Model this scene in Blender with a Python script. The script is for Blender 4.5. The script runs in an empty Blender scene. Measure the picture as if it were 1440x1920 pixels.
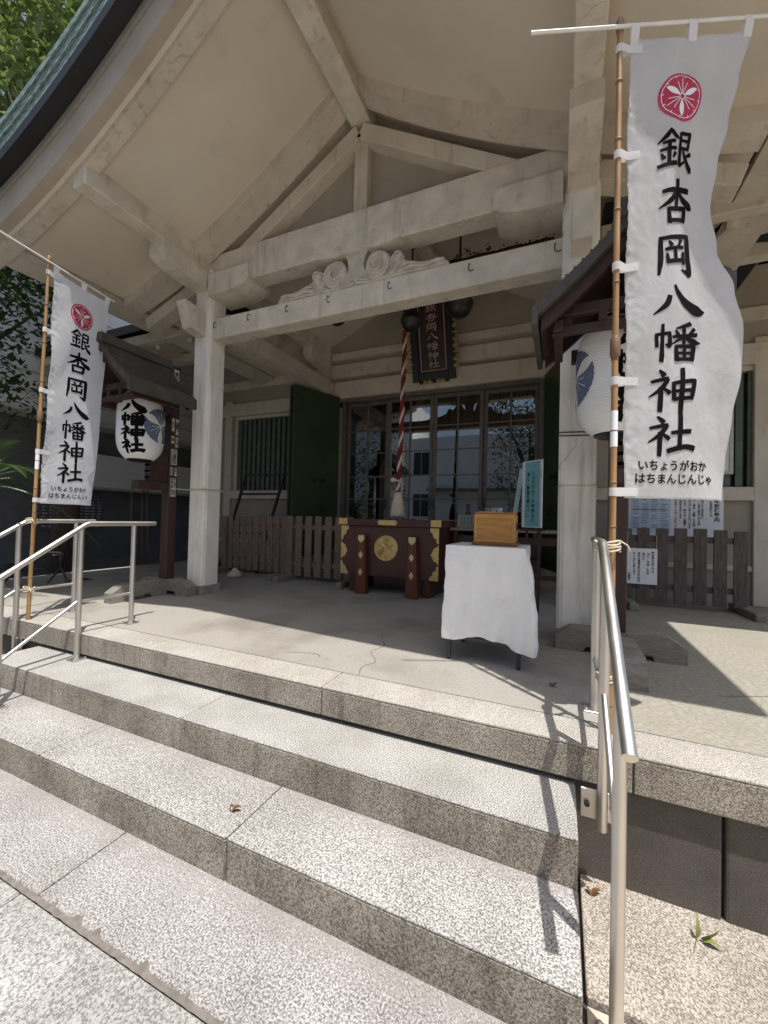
import bpy, bmesh, math, random
from mathutils import Vector, Matrix, noise
random.seed(7)
SC = bpy.context.scene
COL = SC.collection
V = Vector

# ---------------------------------------------------------------- camera, sky, sun, exposure
# world: X along the shrine front, Y into the building, Z up; porch floor z = 0, forecourt z = -0.58
cd = bpy.data.cameras.new('camera')
cam = bpy.data.objects.new('camera', cd); COL.objects.link(cam)
cd.sensor_fit = 'HORIZONTAL'; cd.sensor_width = 36.0; cd.lens = 757.0 / 1440.0 * 36.0
cd.clip_start = 0.05; cd.clip_end = 500
_r = V((0.9163, 0.3991, 0.0250)).normalized()
_f = V((-0.4000, 0.9164, 0.0180)).normalized()
_u = _r.cross(_f).normalized(); _r = _f.cross(_u).normalized()
cam.matrix_world = Matrix(((_r.x, _u.x, -_f.x, 0.0), (_r.y, _u.y, -_f.y, 0.0), (_r.z, _u.z, -_f.z, 1.03), (0, 0, 0, 1)))
SC.camera = cam

SUN = V((0.25, -0.20, 1.0)).normalized()
w = bpy.data.worlds.new('World'); SC.world = w; w.use_nodes = True
wn = w.node_tree.nodes; wl = w.node_tree.links
sky = wn.new('ShaderNodeTexSky'); sky.sky_type = 'NISHITA'; sky.sun_disc = False
sky.sun_elevation = math.asin(SUN.z); sky.sun_rotation = math.atan2(SUN.x, SUN.y)
sky.air_density = 1.0; sky.dust_density = 3.5; sky.ozone_density = 1.0
bgn = next(n for n in wn if n.type == 'BACKGROUND'); bgn.inputs['Strength'].default_value = 0.13
wl.new(sky.outputs['Color'], bgn.inputs['Color'])
sd = bpy.data.lights.new('sun', 'SUN'); sd.energy = 4.8; sd.angle = math.radians(0.53); sd.color = (1.0, 0.968, 0.915)
sun = bpy.data.objects.new('sun', sd); COL.objects.link(sun)
sun.rotation_euler = SUN.to_track_quat('Z', 'Y').to_euler(); sun.location = (3, -3, 12)
SC.view_settings.view_transform = 'Standard'; SC.view_settings.look = 'None'
SC.view_settings.exposure = 0.31; SC.view_settings.gamma = 1.0
SC.cycles.max_bounces = 8; SC.cycles.diffuse_bounces = 5; SC.cycles.glossy_bounces = 4
SC.cycles.transparent_max_bounces = 12; SC.cycles.sample_clamp_indirect = 6.0
SC.cycles.use_denoising = True

# ---------------------------------------------------------------- helpers
ORG = {}            # world position of every object's origin

def tag(o, label=None, cat=None, group=None, kind=None):
    if label: o['label'] = label
    if cat: o['category'] = cat
    if group: o['group'] = group
    if kind: o['kind'] = kind
    return o

def thing(name, loc, label, cat, group=None):
    o = bpy.data.objects.new(name, None); COL.objects.link(o)
    o.location = loc; o.empty_display_size = 0.1
    ORG[o] = V(loc)
    return tag(o, label, cat, group)

def obj(name, bm, m, parent=None, smooth=False, loc=None, label=None, angle=None):
    if loc is None:
        if parent is not None: loc = ORG[parent]
        else:
            vs = [v.co for v in bm.verts]
            loc = V(((min(v.x for v in vs) + max(v.x for v in vs)) / 2, (min(v.y for v in vs) + max(v.y for v in vs)) / 2, min(v.z for v in vs)))
    loc = V(loc)
    bmesh.ops.translate(bm, verts=bm.verts, vec=-loc)
    me = bpy.data.meshes.new(name); bm.to_mesh(me); bm.free()
    me.materials.append(m)
    if smooth:
        for p in me.polygons: p.use_smooth = True
    o = bpy.data.objects.new(name, me); COL.objects.link(o)
    if parent is not None:
        o.parent = parent; o.location = loc - ORG[parent]
    else: o.location = loc
    ORG[o] = loc
    if smooth and angle:
        me.set_sharp_from_angle(angle=math.radians(angle))
    if label: o['label'] = label
    return o

def kids(o): return [c for c in bpy.data.objects if c.parent == o]

def copy_tree(o, shift, parent=None):
    c = o.copy(); COL.objects.link(c)
    if parent is None: c.location = o.location + V(shift)
    else: c.parent = parent
    for k in kids(o): copy_tree(k, shift, c)
    return c

def B(): return bmesh.new()

def bevel_new(bm, geom_faces, b, seg=1):
    es = list({e for f in geom_faces for e in f.edges})
    bmesh.ops.bevel(bm, geom=es, offset=b, segments=seg, affect='EDGES', profile=0.5)

def box(bm, x0, x1, y0, y1, z0, z1, bev=0.0, seg=1):
    vs = [bm.verts.new(p) for p in ((x0,y0,z0),(x1,y0,z0),(x1,y1,z0),(x0,y1,z0),(x0,y0,z1),(x1,y0,z1),(x1,y1,z1),(x0,y1,z1))]
    fs = [bm.faces.new([vs[i] for i in q]) for q in ((0,3,2,1),(4,5,6,7),(0,1,5,4),(1,2,6,5),(2,3,7,6),(3,0,4,7))]
    if bev: bevel_new(bm, fs, bev, seg)
    return bm

def bar(bm, p0, p1, w, h, up=(0,0,1), bev=0.0):
    p0 = V(p0); p1 = V(p1); d = (p1 - p0).normalized(); s = d.cross(V(up)).normalized(); u = s.cross(d).normalized()
    vs = []
    for p in (p0, p1):
        for a, b in ((-1,-1),(1,-1),(1,1),(-1,1)): vs.append(bm.verts.new(p + s * (a * w / 2) + u * (b * h / 2)))
    fs = [bm.faces.new([vs[i] for i in q]) for q in ((3,2,1,0),(4,5,6,7),(0,1,5,4),(1,2,6,5),(2,3,7,6),(3,0,4,7))]
    if bev: bevel_new(bm, fs, bev)
    return bm

def tube(bm, pts, r, seg=10, cap=True, flat=1.0, fdir=None):
    """round tube through pts; r a number or list; flat squashes along fdir"""
    pts = [V(p) for p in pts]; n = len(pts); rr = r if isinstance(r, (list, tuple)) else [r] * n
    t0 = (pts[1] - pts[0]).normalized()
    ref = V((0,0,1)) if abs(t0.z) < 0.9 else V((1,0,0))
    a = t0.cross(ref).normalized(); rings = []
    for i in range(n):
        t = ((pts[min(i+1,n-1)] - pts[max(i-1,0)])).normalized()
        a = (a - t * a.dot(t)); a = a.normalized() if a.length > 1e-6 else t.orthogonal().normalized()
        b = t.cross(a).normalized(); ring = []
        for k in range(seg):
            an = 2 * math.pi * k / seg
            off = (a * math.cos(an) + b * math.sin(an)) * rr[i]
            if fdir is not None: off -= V(fdir) * off.dot(V(fdir)) * (1 - flat)
            ring.append(bm.verts.new(pts[i] + off))
        rings.append(ring)
    for i in range(n - 1):
        for k in range(seg):
            bm.faces.new((rings[i][k], rings[i][(k+1) % seg], rings[i+1][(k+1) % seg], rings[i+1][k]))
    if cap:
        bm.faces.new(rings[0][::-1]); bm.faces.new(rings[-1])
    return bm

def lathe(bm, prof, c, seg=28):
    c = V(c); rings = []
    for r, z in prof:
        if r < 1e-5: rings.append([bm.verts.new(c + V((0,0,z)))])
        else: rings.append([bm.verts.new(c + V((r * math.cos(2*math.pi*k/seg), r * math.sin(2*math.pi*k/seg), z))) for k in range(seg)])
    for i in range(len(rings) - 1):
        a, b = rings[i], rings[i+1]
        for k in range(seg):
            q = [a[k % len(a)], a[(k+1) % len(a)], b[(k+1) % len(b)], b[k % len(b)]]
            q2 = []
            for v in q:
                if v not in q2: q2.append(v)
            if len(q2) > 2: bm.faces.new(q2)
    return bm

def prism(bm, poly, fn, t0, t1):
    """closed 2-D outline, fn(x, y, t) -> point, extruded from t0 to t1"""
    a = [bm.verts.new(fn(x, y, t0)) for x, y in poly]; b = [bm.verts.new(fn(x, y, t1)) for x, y in poly]
    n = len(poly)
    f0 = bm.faces.new(a); f1 = bm.faces.new(b[::-1])
    for i in range(n): bm.faces.new((a[i], b[i], b[(i+1) % n], a[(i+1) % n]))
    f0.normal_update(); f1.normal_update()
    bmesh.ops.triangulate(bm, faces=[f0, f1])
    return bm

def fixn(bm):
    bmesh.ops.recalc_face_normals(bm, faces=bm.faces); return bm

def cr(pts, n):
    """Catmull-Rom resample of tuples"""
    out = []; m = len(pts)
    if m == 2:
        return [tuple(a + (b - a) * i / n for a, b in zip(*pts)) for i in range(n + 1)]
    for i in range(m - 1):
        p0 = pts[max(i-1,0)]; p1 = pts[i]; p2 = pts[i+1]; p3 = pts[min(i+2,m-1)]
        for k in range(n):
            t = k / n
            out.append(tuple(0.5 * ((2*b) + (-a + c) * t + (2*a - 5*b + 4*c - d) * t*t + (-a + 3*b - 3*c + d) * t**3) for a, b, c, d in zip(p0, p1, p2, p3)))
    out.append(tuple(pts[-1])); return out

# ---------------------------------------------------------------- materials
def nodes(name):
    m = bpy.data.materials.new(name); m.use_nodes = True
    nt = m.node_tree; nt.nodes.clear()
    out = nt.nodes.new('ShaderNodeOutputMaterial')
    return m, nt, out

def N(nt, typ, **kw):
    n = nt.nodes.new('ShaderNode' + typ)
    for k, v in kw.items():
        if k in n.inputs: n.inputs[k].default_value = v
        else: setattr(n, k, v)
    return n

def ramp(nt, fac, stops):
    r = N(nt, 'ValToRGB'); cr_ = r.color_ramp
    while len(cr_.elements) < len(stops): cr_.elements.new(0.5)
    for e, (p, c) in zip(cr_.elements, stops):
        e.position = p; e.color = (*c, 1) if len(c) == 3 else c
    nt.links.new(fac, r.inputs['Fac']); return r.outputs['Color']

def mixc(nt, fac, a, b, typ='MIX'):
    m = N(nt, 'MixRGB', blend_type=typ)
    for s, v in ((0, fac), (1, a), (2, b)):
        if hasattr(v, 'is_linked') or hasattr(v, 'links'): nt.links.new(v, m.inputs[s])
        elif s == 0: m.inputs[0].default_value = v
        else: m.inputs[s].default_value = (*v, 1)
    return m.outputs[0]

def tex(nt, scale, detail=3, rough=0.55, stretch=None, dist=0.0, off=None):
    c = N(nt, 'NewGeometry').outputs['Position']
    if stretch or off:
        mp = N(nt, 'Mapping')
        if stretch: mp.inputs['Scale'].default_value = stretch
        if off: mp.inputs['Location'].default_value = off
        nt.links.new(c, mp.inputs['Vector']); c = mp.outputs['Vector']
    n = N(nt, 'TexNoise', Scale=scale, Detail=detail, Roughness=rough, Distortion=dist)
    nt.links.new(c, n.inputs['Vector']); return n.outputs['Fac']

def bump(nt, hgt, strength, dist=0.01):
    b = N(nt, 'Bump', Strength=strength, Distance=dist); nt.links.new(hgt, b.inputs['Height']); return b.outputs['Normal']

def M(name, c1, c2=None, rough=0.6, metal=0.0, scale=8.0, stretch=None, bumps=(40, 0.15), stain=None, spec=0.5, detail=4, lo=0.35, hi=0.65, crack=0.0):
    m, nt, out = nodes(name); p = N(nt, 'BsdfPrincipled', Roughness=rough, Metallic=metal)
    p.inputs['Specular IOR Level'].default_value = spec
    nt.links.new(p.outputs[0], out.inputs[0])
    if c2 is None: c2 = tuple(x * 0.82 for x in c1)
    col = ramp(nt, tex(nt, scale, detail, stretch=stretch), [(lo, c2), (hi, c1)])
    if stain:
        st = ramp(nt, tex(nt, stain[0], 5, 0.65, stretch=stain[3] if len(stain) > 3 else None, off=(3,1,2)), [(stain[1], (0,0,0)), (stain[1] + 0.2, (1,1,1))])
        col = mixc(nt, st, col, stain[2])
    if crack:
        vo = N(nt, 'TexVoronoi', feature='DISTANCE_TO_EDGE'); vo.inputs['Scale'].default_value = crack
        g_ = N(nt, 'NewGeometry'); wv = N(nt, 'TexNoise', Scale=4.0, Detail=4.0); ad_ = N(nt, 'MixRGB', blend_type='ADD'); ad_.inputs[0].default_value = 0.35
        nt.links.new(g_.outputs['Position'], wv.inputs['Vector']); nt.links.new(g_.outputs['Position'], ad_.inputs[1]); nt.links.new(wv.outputs['Color'], ad_.inputs[2]); nt.links.new(ad_.outputs[0], vo.inputs['Vector'])
        ln = ramp(nt, vo.outputs['Distance'], [(0.001, (1,1,1)), (0.004, (0,0,0))]); mk = ramp(nt, tex(nt, 1.6, 3, off=(9,9,9)), [(0.52, (0,0,0)), (0.60, (0.55,0.55,0.55))])
        mm = mixc(nt, 1.0, ln, mk, 'MULTIPLY'); col = mixc(nt, mm, col, tuple(x * 0.35 for x in c1))
        dr = ramp(nt, tex(nt, 11, 4, 0.6, stretch=(1,1,0.09), off=(2,8,5)), [(0.56, (1,1,1)), (0.78, (0.66,0.62,0.56))]); col = mixc(nt, 1.0, col, dr, 'MULTIPLY')
    nt.links.new(col, p.inputs['Base Color'])
    if bumps: nt.links.new(bump(nt, tex(nt, bumps[0], 5, stretch=stretch), bumps[1]), p.inputs['Normal'])
    rr = ramp(nt, tex(nt, scale * 1.7, 4), [(0.3, (rough*0.85,)*3), (0.7, (min(1, rough*1.15),)*3)])
    nt.links.new(rr, p.inputs['Roughness'])
    return m

def granite(name, light, dark, scale, amount=0.5, dirt=None, dirtcol=(0.25,0.22,0.21), soft=0.05, bm_=0.25, rough=0.75, blotch=0.25, streak=False):
    """speckled stone; dirt = (y0, y1): grime that gathers at the foot of a riser"""
    m, nt, out = nodes(name); p = N(nt, 'BsdfPrincipled', Roughness=rough)
    p.inputs['Specular IOR Level'].default_value = 0.3
    nt.links.new(p.outputs[0], out.inputs[0])
    n1 = tex(nt, scale, 6, 0.78); n2 = tex(nt, scale * 2.3, 2, 0.6, off=(5,3,1))
    sp = ramp(nt, n1, [(amount - soft, (0,0,0)), (amount + soft, (1,1,1))])
    mid = tuple((a * 0.45 + b * 0.55) for a, b in zip(light, dark))
    col = mixc(nt, sp, dark, light)
    sp2 = ramp(nt, n2, [(0.54, (0,0,0)), (0.62, (1,1,1))])
    f2 = N(nt, 'Math', operation='MULTIPLY'); f2.inputs[1].default_value = 0.6
    nt.links.new(sp2, f2.inputs[0]); col = mixc(nt, f2.outputs[0], col, mid)
    bl = ramp(nt, tex(nt, 2.6, 5, 0.6, off=(1,7,2)), [(0.35, (1-blotch, 1-blotch*1.05, 1-blotch*1.1)), (0.65, (1,1,1))])
    col = mixc(nt, 1.0, col, bl, 'MULTIPLY')
    if streak:
        sk = ramp(nt, tex(nt, 9, 4, 0.6, stretch=(1,1,0.12), off=(4,4,4)), [(0.54, (1,1,1)), (0.74, (0.58,0.54,0.54))])
        col = mixc(nt, 1.0, col, sk, 'MULTIPLY')
    if dirt:
        g = N(nt, 'NewGeometry'); sx = N(nt, 'SeparateXYZ'); nt.links.new(g.outputs['Position'], sx.inputs[0])
        mr = N(nt, 'MapRange'); mr.inputs['From Min'].default_value = dirt[0]; mr.inputs['From Max'].default_value = dirt[1]
        nt.links.new(sx.outputs['Y'], mr.inputs['Value'])
        ad = N(nt, 'Math', operation='ADD'); nt.links.new(mr.outputs[0], ad.inputs[0])
        nn = N(nt, 'Math', operation='MULTIPLY_ADD'); nt.links.new(tex(nt, 28, 5, 0.75, off=(2,2,9)), nn.inputs[0]); nn.inputs[1].default_value = 2.4; nn.inputs[2].default_value = -1.35
        nt.links.new(nn.outputs[0], ad.inputs[1])
        cl = ramp(nt, ad.outputs[0], [(0.30, (0,0,0)), (0.85, (0.75,0.75,0.75))])
        col = mixc(nt, cl, col, dirtcol)
    nt.links.new(col, p.inputs['Base Color'])
    nt.links.new(bump(nt, n1, bm_, 0.006), p.inputs['Normal'])
    return m

def glassy(name):
    m, nt, out = nodes(name)
    tr = N(nt, 'BsdfTransparent'); tr.inputs[0].default_value = (0.75, 0.77, 0.76, 1)
    gl = N(nt, 'BsdfGlossy', Roughness=0.008); gl.inputs[0].default_value = (0.9, 0.93, 0.95, 1)
    fr = N(nt, 'Fresnel', IOR=2.35); mx = N(nt, 'MixShader')
    wob = bump(nt, tex(nt, 2.2, 1), 0.02, 0.02); nt.links.new(wob, gl.inputs['Normal'])
    nt.links.new(fr.outputs[0], mx.inputs[0]); nt.links.new(tr.outputs[0], mx.inputs[1]); nt.links.new(gl.outputs[0], mx.inputs[2])
    nt.links.new(mx.outputs[0], out.inputs[0]); return m

def cloth(name, col, trans=0.3, b=(55, 0.25), rough=0.9):
    m, nt, out = nodes(name)
    d = N(nt, 'BsdfDiffuse', Roughness=0.6); t = N(nt, 'BsdfTranslucent'); mx = N(nt, 'MixShader'); mx.inputs[0].default_value = trans
    c = ramp(nt, tex(nt, 5, 4), [(0.3, tuple(x * 0.93 for x in col)), (0.7, col)])
    nt.links.new(c, d.inputs[0]); nt.links.new(c, t.inputs[0])
    h = tex(nt, b[0], 4, 0.6, dist=1.2); nb = bump(nt, h, b[1], 0.004); nt.links.new(nb, d.inputs['Normal'])
    nt.links.new(d.outputs[0], mx.inputs[1]); nt.links.new(t.outputs[0], mx.inputs[2]); nt.links.new(mx.outputs[0], out.inputs[0])
    return m

def leafmat(name, c1, c2, trans=0.35):
    m, nt, out = nodes(name)
    p = N(nt, 'BsdfPrincipled', Roughness=0.36); t = N(nt, 'BsdfTranslucent'); mx = N(nt, 'MixShader'); mx.inputs[0].default_value = trans
    c = ramp(nt, tex(nt, 6, 3), [(0.3, c1), (0.7, c2)])
    nt.links.new(c, p.inputs['Base Color'])
    c3 = mixc(nt, 1.0, c, (1.0, 1.15, 0.6), 'MULTIPLY'); nt.links.new(c3, t.inputs[0])
    nt.links.new(p.outputs[0], mx.inputs[1]); nt.links.new(t.outputs[0], mx.inputs[2]); nt.links.new(mx.outputs[0], out.inputs[0]); return m

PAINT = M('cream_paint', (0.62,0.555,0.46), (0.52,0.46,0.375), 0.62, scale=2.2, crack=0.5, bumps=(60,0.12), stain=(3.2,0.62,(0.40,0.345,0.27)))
PAINT_BEAM = M('weathered_cream_paint', (0.68,0.62,0.515), (0.55,0.495,0.405), 0.6, scale=5, crack=0.7, bumps=(50,0.2), stain=(7,0.60,(0.43,0.375,0.30)))
PAINT_PILLAR = M('pale_pillar_paint', (0.86,0.81,0.73), (0.77,0.72,0.64), 0.55, scale=3, crack=0.35, bumps=(45,0.10), stain=(9,0.66,(0.42,0.37,0.30),(1,1,0.25)))
SOFFIT = M('soffit_plaster', (0.65,0.575,0.465), (0.59,0.52,0.42), 0.75, scale=1.2, bumps=(90,0.06), stain=(2.0,0.60,(0.48,0.42,0.335)))
WALLP = M('shade_toned_wall', (0.37,0.325,0.26), (0.31,0.27,0.215), 0.7, scale=2, bumps=(50,0.1), stain=(2.5,0.62,(0.29,0.25,0.2)))  # same paint as the beams, darkened so the colour carries the interior shade
DARKLINE = M('dark_gap', (0.02,0.018,0.016), rough=0.9, bumps=None)
COPPER = M('verdigris_copper', (0.22,0.315,0.285), (0.085,0.12,0.113), 0.6, scale=22, stretch=(0.6,4,1.5), bumps=(30,0.3), lo=0.34, hi=0.6)
COPPER_DK = M('dark_copper', (0.012,0.012,0.013), (0.008,0.008,0.009), 0.55, scale=3, bumps=(25,0.1))
STANDROOF = M('aged_copper_sheet', (0.082,0.074,0.058), (0.048,0.045,0.036), 0.6, scale=6, bumps=(20,0.15))
CONC = M('porch_concrete', (0.34,0.32,0.28), (0.255,0.238,0.208), 0.9, scale=55, bumps=(90,0.6), stain=(1.1,0.50,(0.205,0.188,0.158)), detail=10, lo=0.3, hi=0.7)
CONC_OLD = M('weathered_court_concrete', (0.36,0.335,0.28), (0.20,0.185,0.15), 0.95, scale=34, stretch=(1,1.8,1), bumps=(40,1.0), stain=(1.6,0.50,(0.25,0.24,0.175)), detail=10, lo=0.3, hi=0.68)
G_EDGE = granite('granite_edging', (0.56,0.535,0.48), (0.16,0.145,0.125), 175, 0.49, soft=0.05, blotch=0.2)
G_STEP1 = granite('granite_upper_tread', (0.54,0.53,0.50), (0.125,0.118,0.108), 155, 0.495, soft=0.035, dirt=(2.02,2.3), blotch=0.22)
G_STEP2 = granite('granite_lower_tread', (0.55,0.54,0.51), (0.12,0.114,0.106), 138, 0.50, soft=0.035, dirt=(1.58,1.80), blotch=0.22)
G_RISER = granite('granite_riser', (0.58,0.53,0.445), (0.13,0.112,0.09), 150, 0.50, soft=0.06, bm_=0.9, rough=0.9, blotch=0.35, streak=True)
G_PAVE = granite('granite_paving', (0.52,0.51,0.49), (0.13,0.124,0.117), 126, 0.50, soft=0.035, dirt=(1.12,1.42), dirtcol=(0.25,0.225,0.215))
G_PAVE2 = granite('granite_outer_paving', (0.49,0.485,0.47), (0.15,0.145,0.14), 116, 0.49, soft=0.05)
G_COURT = granite('granite_side_paving', (0.50,0.45,0.385), (0.13,0.112,0.094), 135, 0.50, soft=0.05)
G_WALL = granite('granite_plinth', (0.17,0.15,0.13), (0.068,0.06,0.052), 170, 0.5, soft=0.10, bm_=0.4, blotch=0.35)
MORTAR = M('old_mortar', (0.20,0.175,0.155), (0.13,0.115,0.10), 0.95, scale=30, bumps=(90,0.4))
STEEL = M('brushed_steel', (0.60,0.575,0.54), (0.54,0.515,0.48), 0.42, 1.0, scale=4, bumps=None)
BAMBOO = M('bamboo_cane', (0.40,0.235,0.10), (0.27,0.15,0.06), 0.45, scale=14, stretch=(3,3,0.3), bumps=(40,0.1))
BANNER = cloth('banner_cotton', (0.92,0.92,0.93), 0.34, (40,0.55))
WHITEPOLE = M('white_plastic', (0.80,0.78,0.74), (0.72,0.70,0.66), 0.35, bumps=None)
INK = M('black_ink', (0.010,0.009,0.010), rough=0.9, bumps=None, spec=0.05)
CRIMSON = M('crimson_dye', (0.48,0.03,0.085), (0.42,0.025,0.075), 0.8, bumps=None)
WHITEDYE = M('undyed_white', (0.84,0.84,0.85), (0.80,0.80,0.81), 0.85, bumps=None)
GREENPAINT = M('green_shutter_paint', (0.034,0.058,0.022), (0.026,0.045,0.017), 0.42, scale=2, bumps=(30,0.06))
GREENSLAT = M('green_slat_paint', (0.095,0.125,0.09), (0.066,0.09,0.066), 0.5, scale=6, bumps=(30,0.08))
BROWNFRAME = M('bronze_sash', (0.17,0.148,0.125), (0.125,0.108,0.09), 0.45, 0.2, scale=8, bumps=None)
GLASS = glassy('door_glass')
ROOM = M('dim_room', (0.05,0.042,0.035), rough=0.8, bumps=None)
AMBER = M('amber_blind', (0.55,0.27,0.08), (0.34,0.16,0.05), 0.7, scale=20, stretch=(1,1,0.2), bumps=None)
LACQ = M('dark_red_lacquer', (0.085,0.030,0.022), (0.060,0.022,0.017), 0.38, scale=10, stretch=(0.3,1,6), bumps=(20,0.05))
LEGWOOD = M('red_brown_wood', (0.155,0.042,0.018), (0.10,0.027,0.012), 0.42, scale=14, stretch=(4,4,0.4), bumps=(20,0.06))
GOLD = M('gilt_brass', (0.74,0.56,0.25), (0.56,0.40,0.15), 0.42, 0.8, scale=25, bumps=(60,0.15))
PALEGOLD = M('pale_gilt', (0.78,0.62,0.36), (0.66,0.50,0.26), 0.4, 0.7, scale=25, bumps=None)
STANDWOOD = M('maroon_stained_wood', (0.055,0.024,0.018), (0.034,0.016,0.013), 0.55, scale=12, stretch=(4,4,0.35), bumps=(30,0.15))
GREYWOOD = M('weathered_timber', (0.27,0.245,0.205), (0.18,0.16,0.135), 0.85, scale=14, stretch=(1,1,6), bumps=(30,0.15))
FENCEWOOD = M('brown_fence_board', (0.25,0.175,0.125), (0.145,0.10,0.072), 0.8, scale=20, stretch=(3,3,0.3), bumps=(40,0.3), stain=(6,0.58,(0.15,0.12,0.10),(2,2,0.5)))
FENCEDARK = M('grey_fence_board', (0.115,0.098,0.085), (0.06,0.05,0.044), 0.85, scale=20, stretch=(3,3,0.3), bumps=(40,0.3))
PAPER = M('lantern_paper', (0.80,0.795,0.77), (0.74,0.735,0.71), 0.75, scale=4, bumps=None)
INDIGO = M('slate_blue_ink', (0.125,0.155,0.225), (0.105,0.13,0.195), 0.8, bumps=None)
BLACKWOOD = M('black_lacquer', (0.014,0.011,0.011), rough=0.35, bumps=None)
PLAQUE = M('plaque_lacquer', (0.040,0.015,0.013), (0.028,0.011,0.010), 0.4, bumps=None)
BRONZE = M('dark_bronze', (0.055,0.052,0.048), (0.035,0.033,0.031), 0.45, 0.7, scale=12, bumps=(20,0.1))
BELLBROWN = M('brown_bronze', (0.075,0.038,0.028), (0.05,0.026,0.02), 0.45, 0.6, scale=12, bumps=(20,0.1))
REDROPE = M('red_rope', (0.20,0.016,0.013), (0.13,0.011,0.010), 0.85, scale=60, bumps=(200,0.3))
WHITEROPE = M('pale_rope', (0.66,0.56,0.44), (0.52,0.43,0.33), 0.9, scale=50, bumps=(200,0.3))
VINYL = M('white_vinyl', (0.84,0.835,0.82), (0.79,0.785,0.77), 0.30, scale=2, bumps=(14,0.12))
DARKSTEEL = M('painted_dark_steel', (0.045,0.047,0.052), rough=0.45, bumps=None)
OAK = M('varnished_oak', (0.44,0.225,0.062), (0.31,0.145,0.038), 0.4, scale=9, stretch=(0.6,3,7), bumps=(30,0.05), stain=(9,0.66,(0.24,0.115,0.035)))
TEAL = M('teal_card', (0.20,0.46,0.48), (0.18,0.42,0.44), 0.7, bumps=None)
TEALDK = M('pale_teal_card', (0.30,0.45,0.43), (0.27,0.41,0.40), 0.7, bumps=None)
WHITECARD = M('white_card', (0.74,0.75,0.77), (0.70,0.71,0.73), 0.6, bumps=None)
BLUECARD = M('pale_blue_print', (0.42,0.52,0.63), (0.52,0.58,0.65), 0.6, scale=3, bumps=None)
REDINK = M('red_ink', (0.50,0.06,0.05), rough=0.7, bumps=None)
IRON = M('black_iron', (0.022,0.02,0.019), (0.035,0.026,0.02), 0.6, 0.3, bumps=None)
CORD = M('cream_cord', (0.66,0.60,0.46), (0.54,0.48,0.36), 0.9, scale=60, bumps=(150,0.4))
LEAF_A = leafmat('sun_paled_leaf', (0.12,0.155,0.06), (0.28,0.33,0.15), 0.35)  # sun glints put into the leaf colour as a paler green
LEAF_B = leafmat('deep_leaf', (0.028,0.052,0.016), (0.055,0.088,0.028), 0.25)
CYCAD = leafmat('cycad_leaf', (0.03,0.065,0.018), (0.07,0.12,0.03), 0.2)
FALLEN = leafmat('yellowing_leaf', (0.24,0.25,0.09), (0.17,0.19,0.06), 0.15)
BROWNLEAF = leafmat('brown_dry_leaf', (0.10,0.045,0.02), (0.15,0.075,0.03), 0.1)
BARK = M('bark', (0.10,0.075,0.055), (0.05,0.038,0.03), 0.95, scale=14, stretch=(2,2,0.4), bumps=(25,0.6))
SIDING = M('grey_white_siding', (0.82,0.81,0.79), (0.74,0.735,0.715), 0.7, scale=1.5, bumps=(30,0.05), stain=(2,0.66,(0.6,0.6,0.6)))
DARKWALL = M('dark_grey_wall', (0.19,0.19,0.195), (0.14,0.14,0.145), 0.8, scale=2, bumps=(30,0.1))
SOIL = M('dark_soil', (0.075,0.065,0.055), (0.045,0.04,0.034), 0.95, scale=10, bumps=(60,0.6))
TWIG = M('broom_twigs', (0.20,0.14,0.085), (0.10,0.07,0.045), 0.9, scale=30, bumps=None)
RUBBER = M('black_rubber', (0.018,0.018,0.019), rough=0.7, bumps=None)
WINDOWDK = M('dark_window_glass', (0.04,0.05,0.06), rough=0.1, bumps=None)
STICKER = M('sticker_paper', (0.62,0.58,0.50), (0.50,0.46,0.39), 0.7, scale=20, bumps=None)

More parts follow.
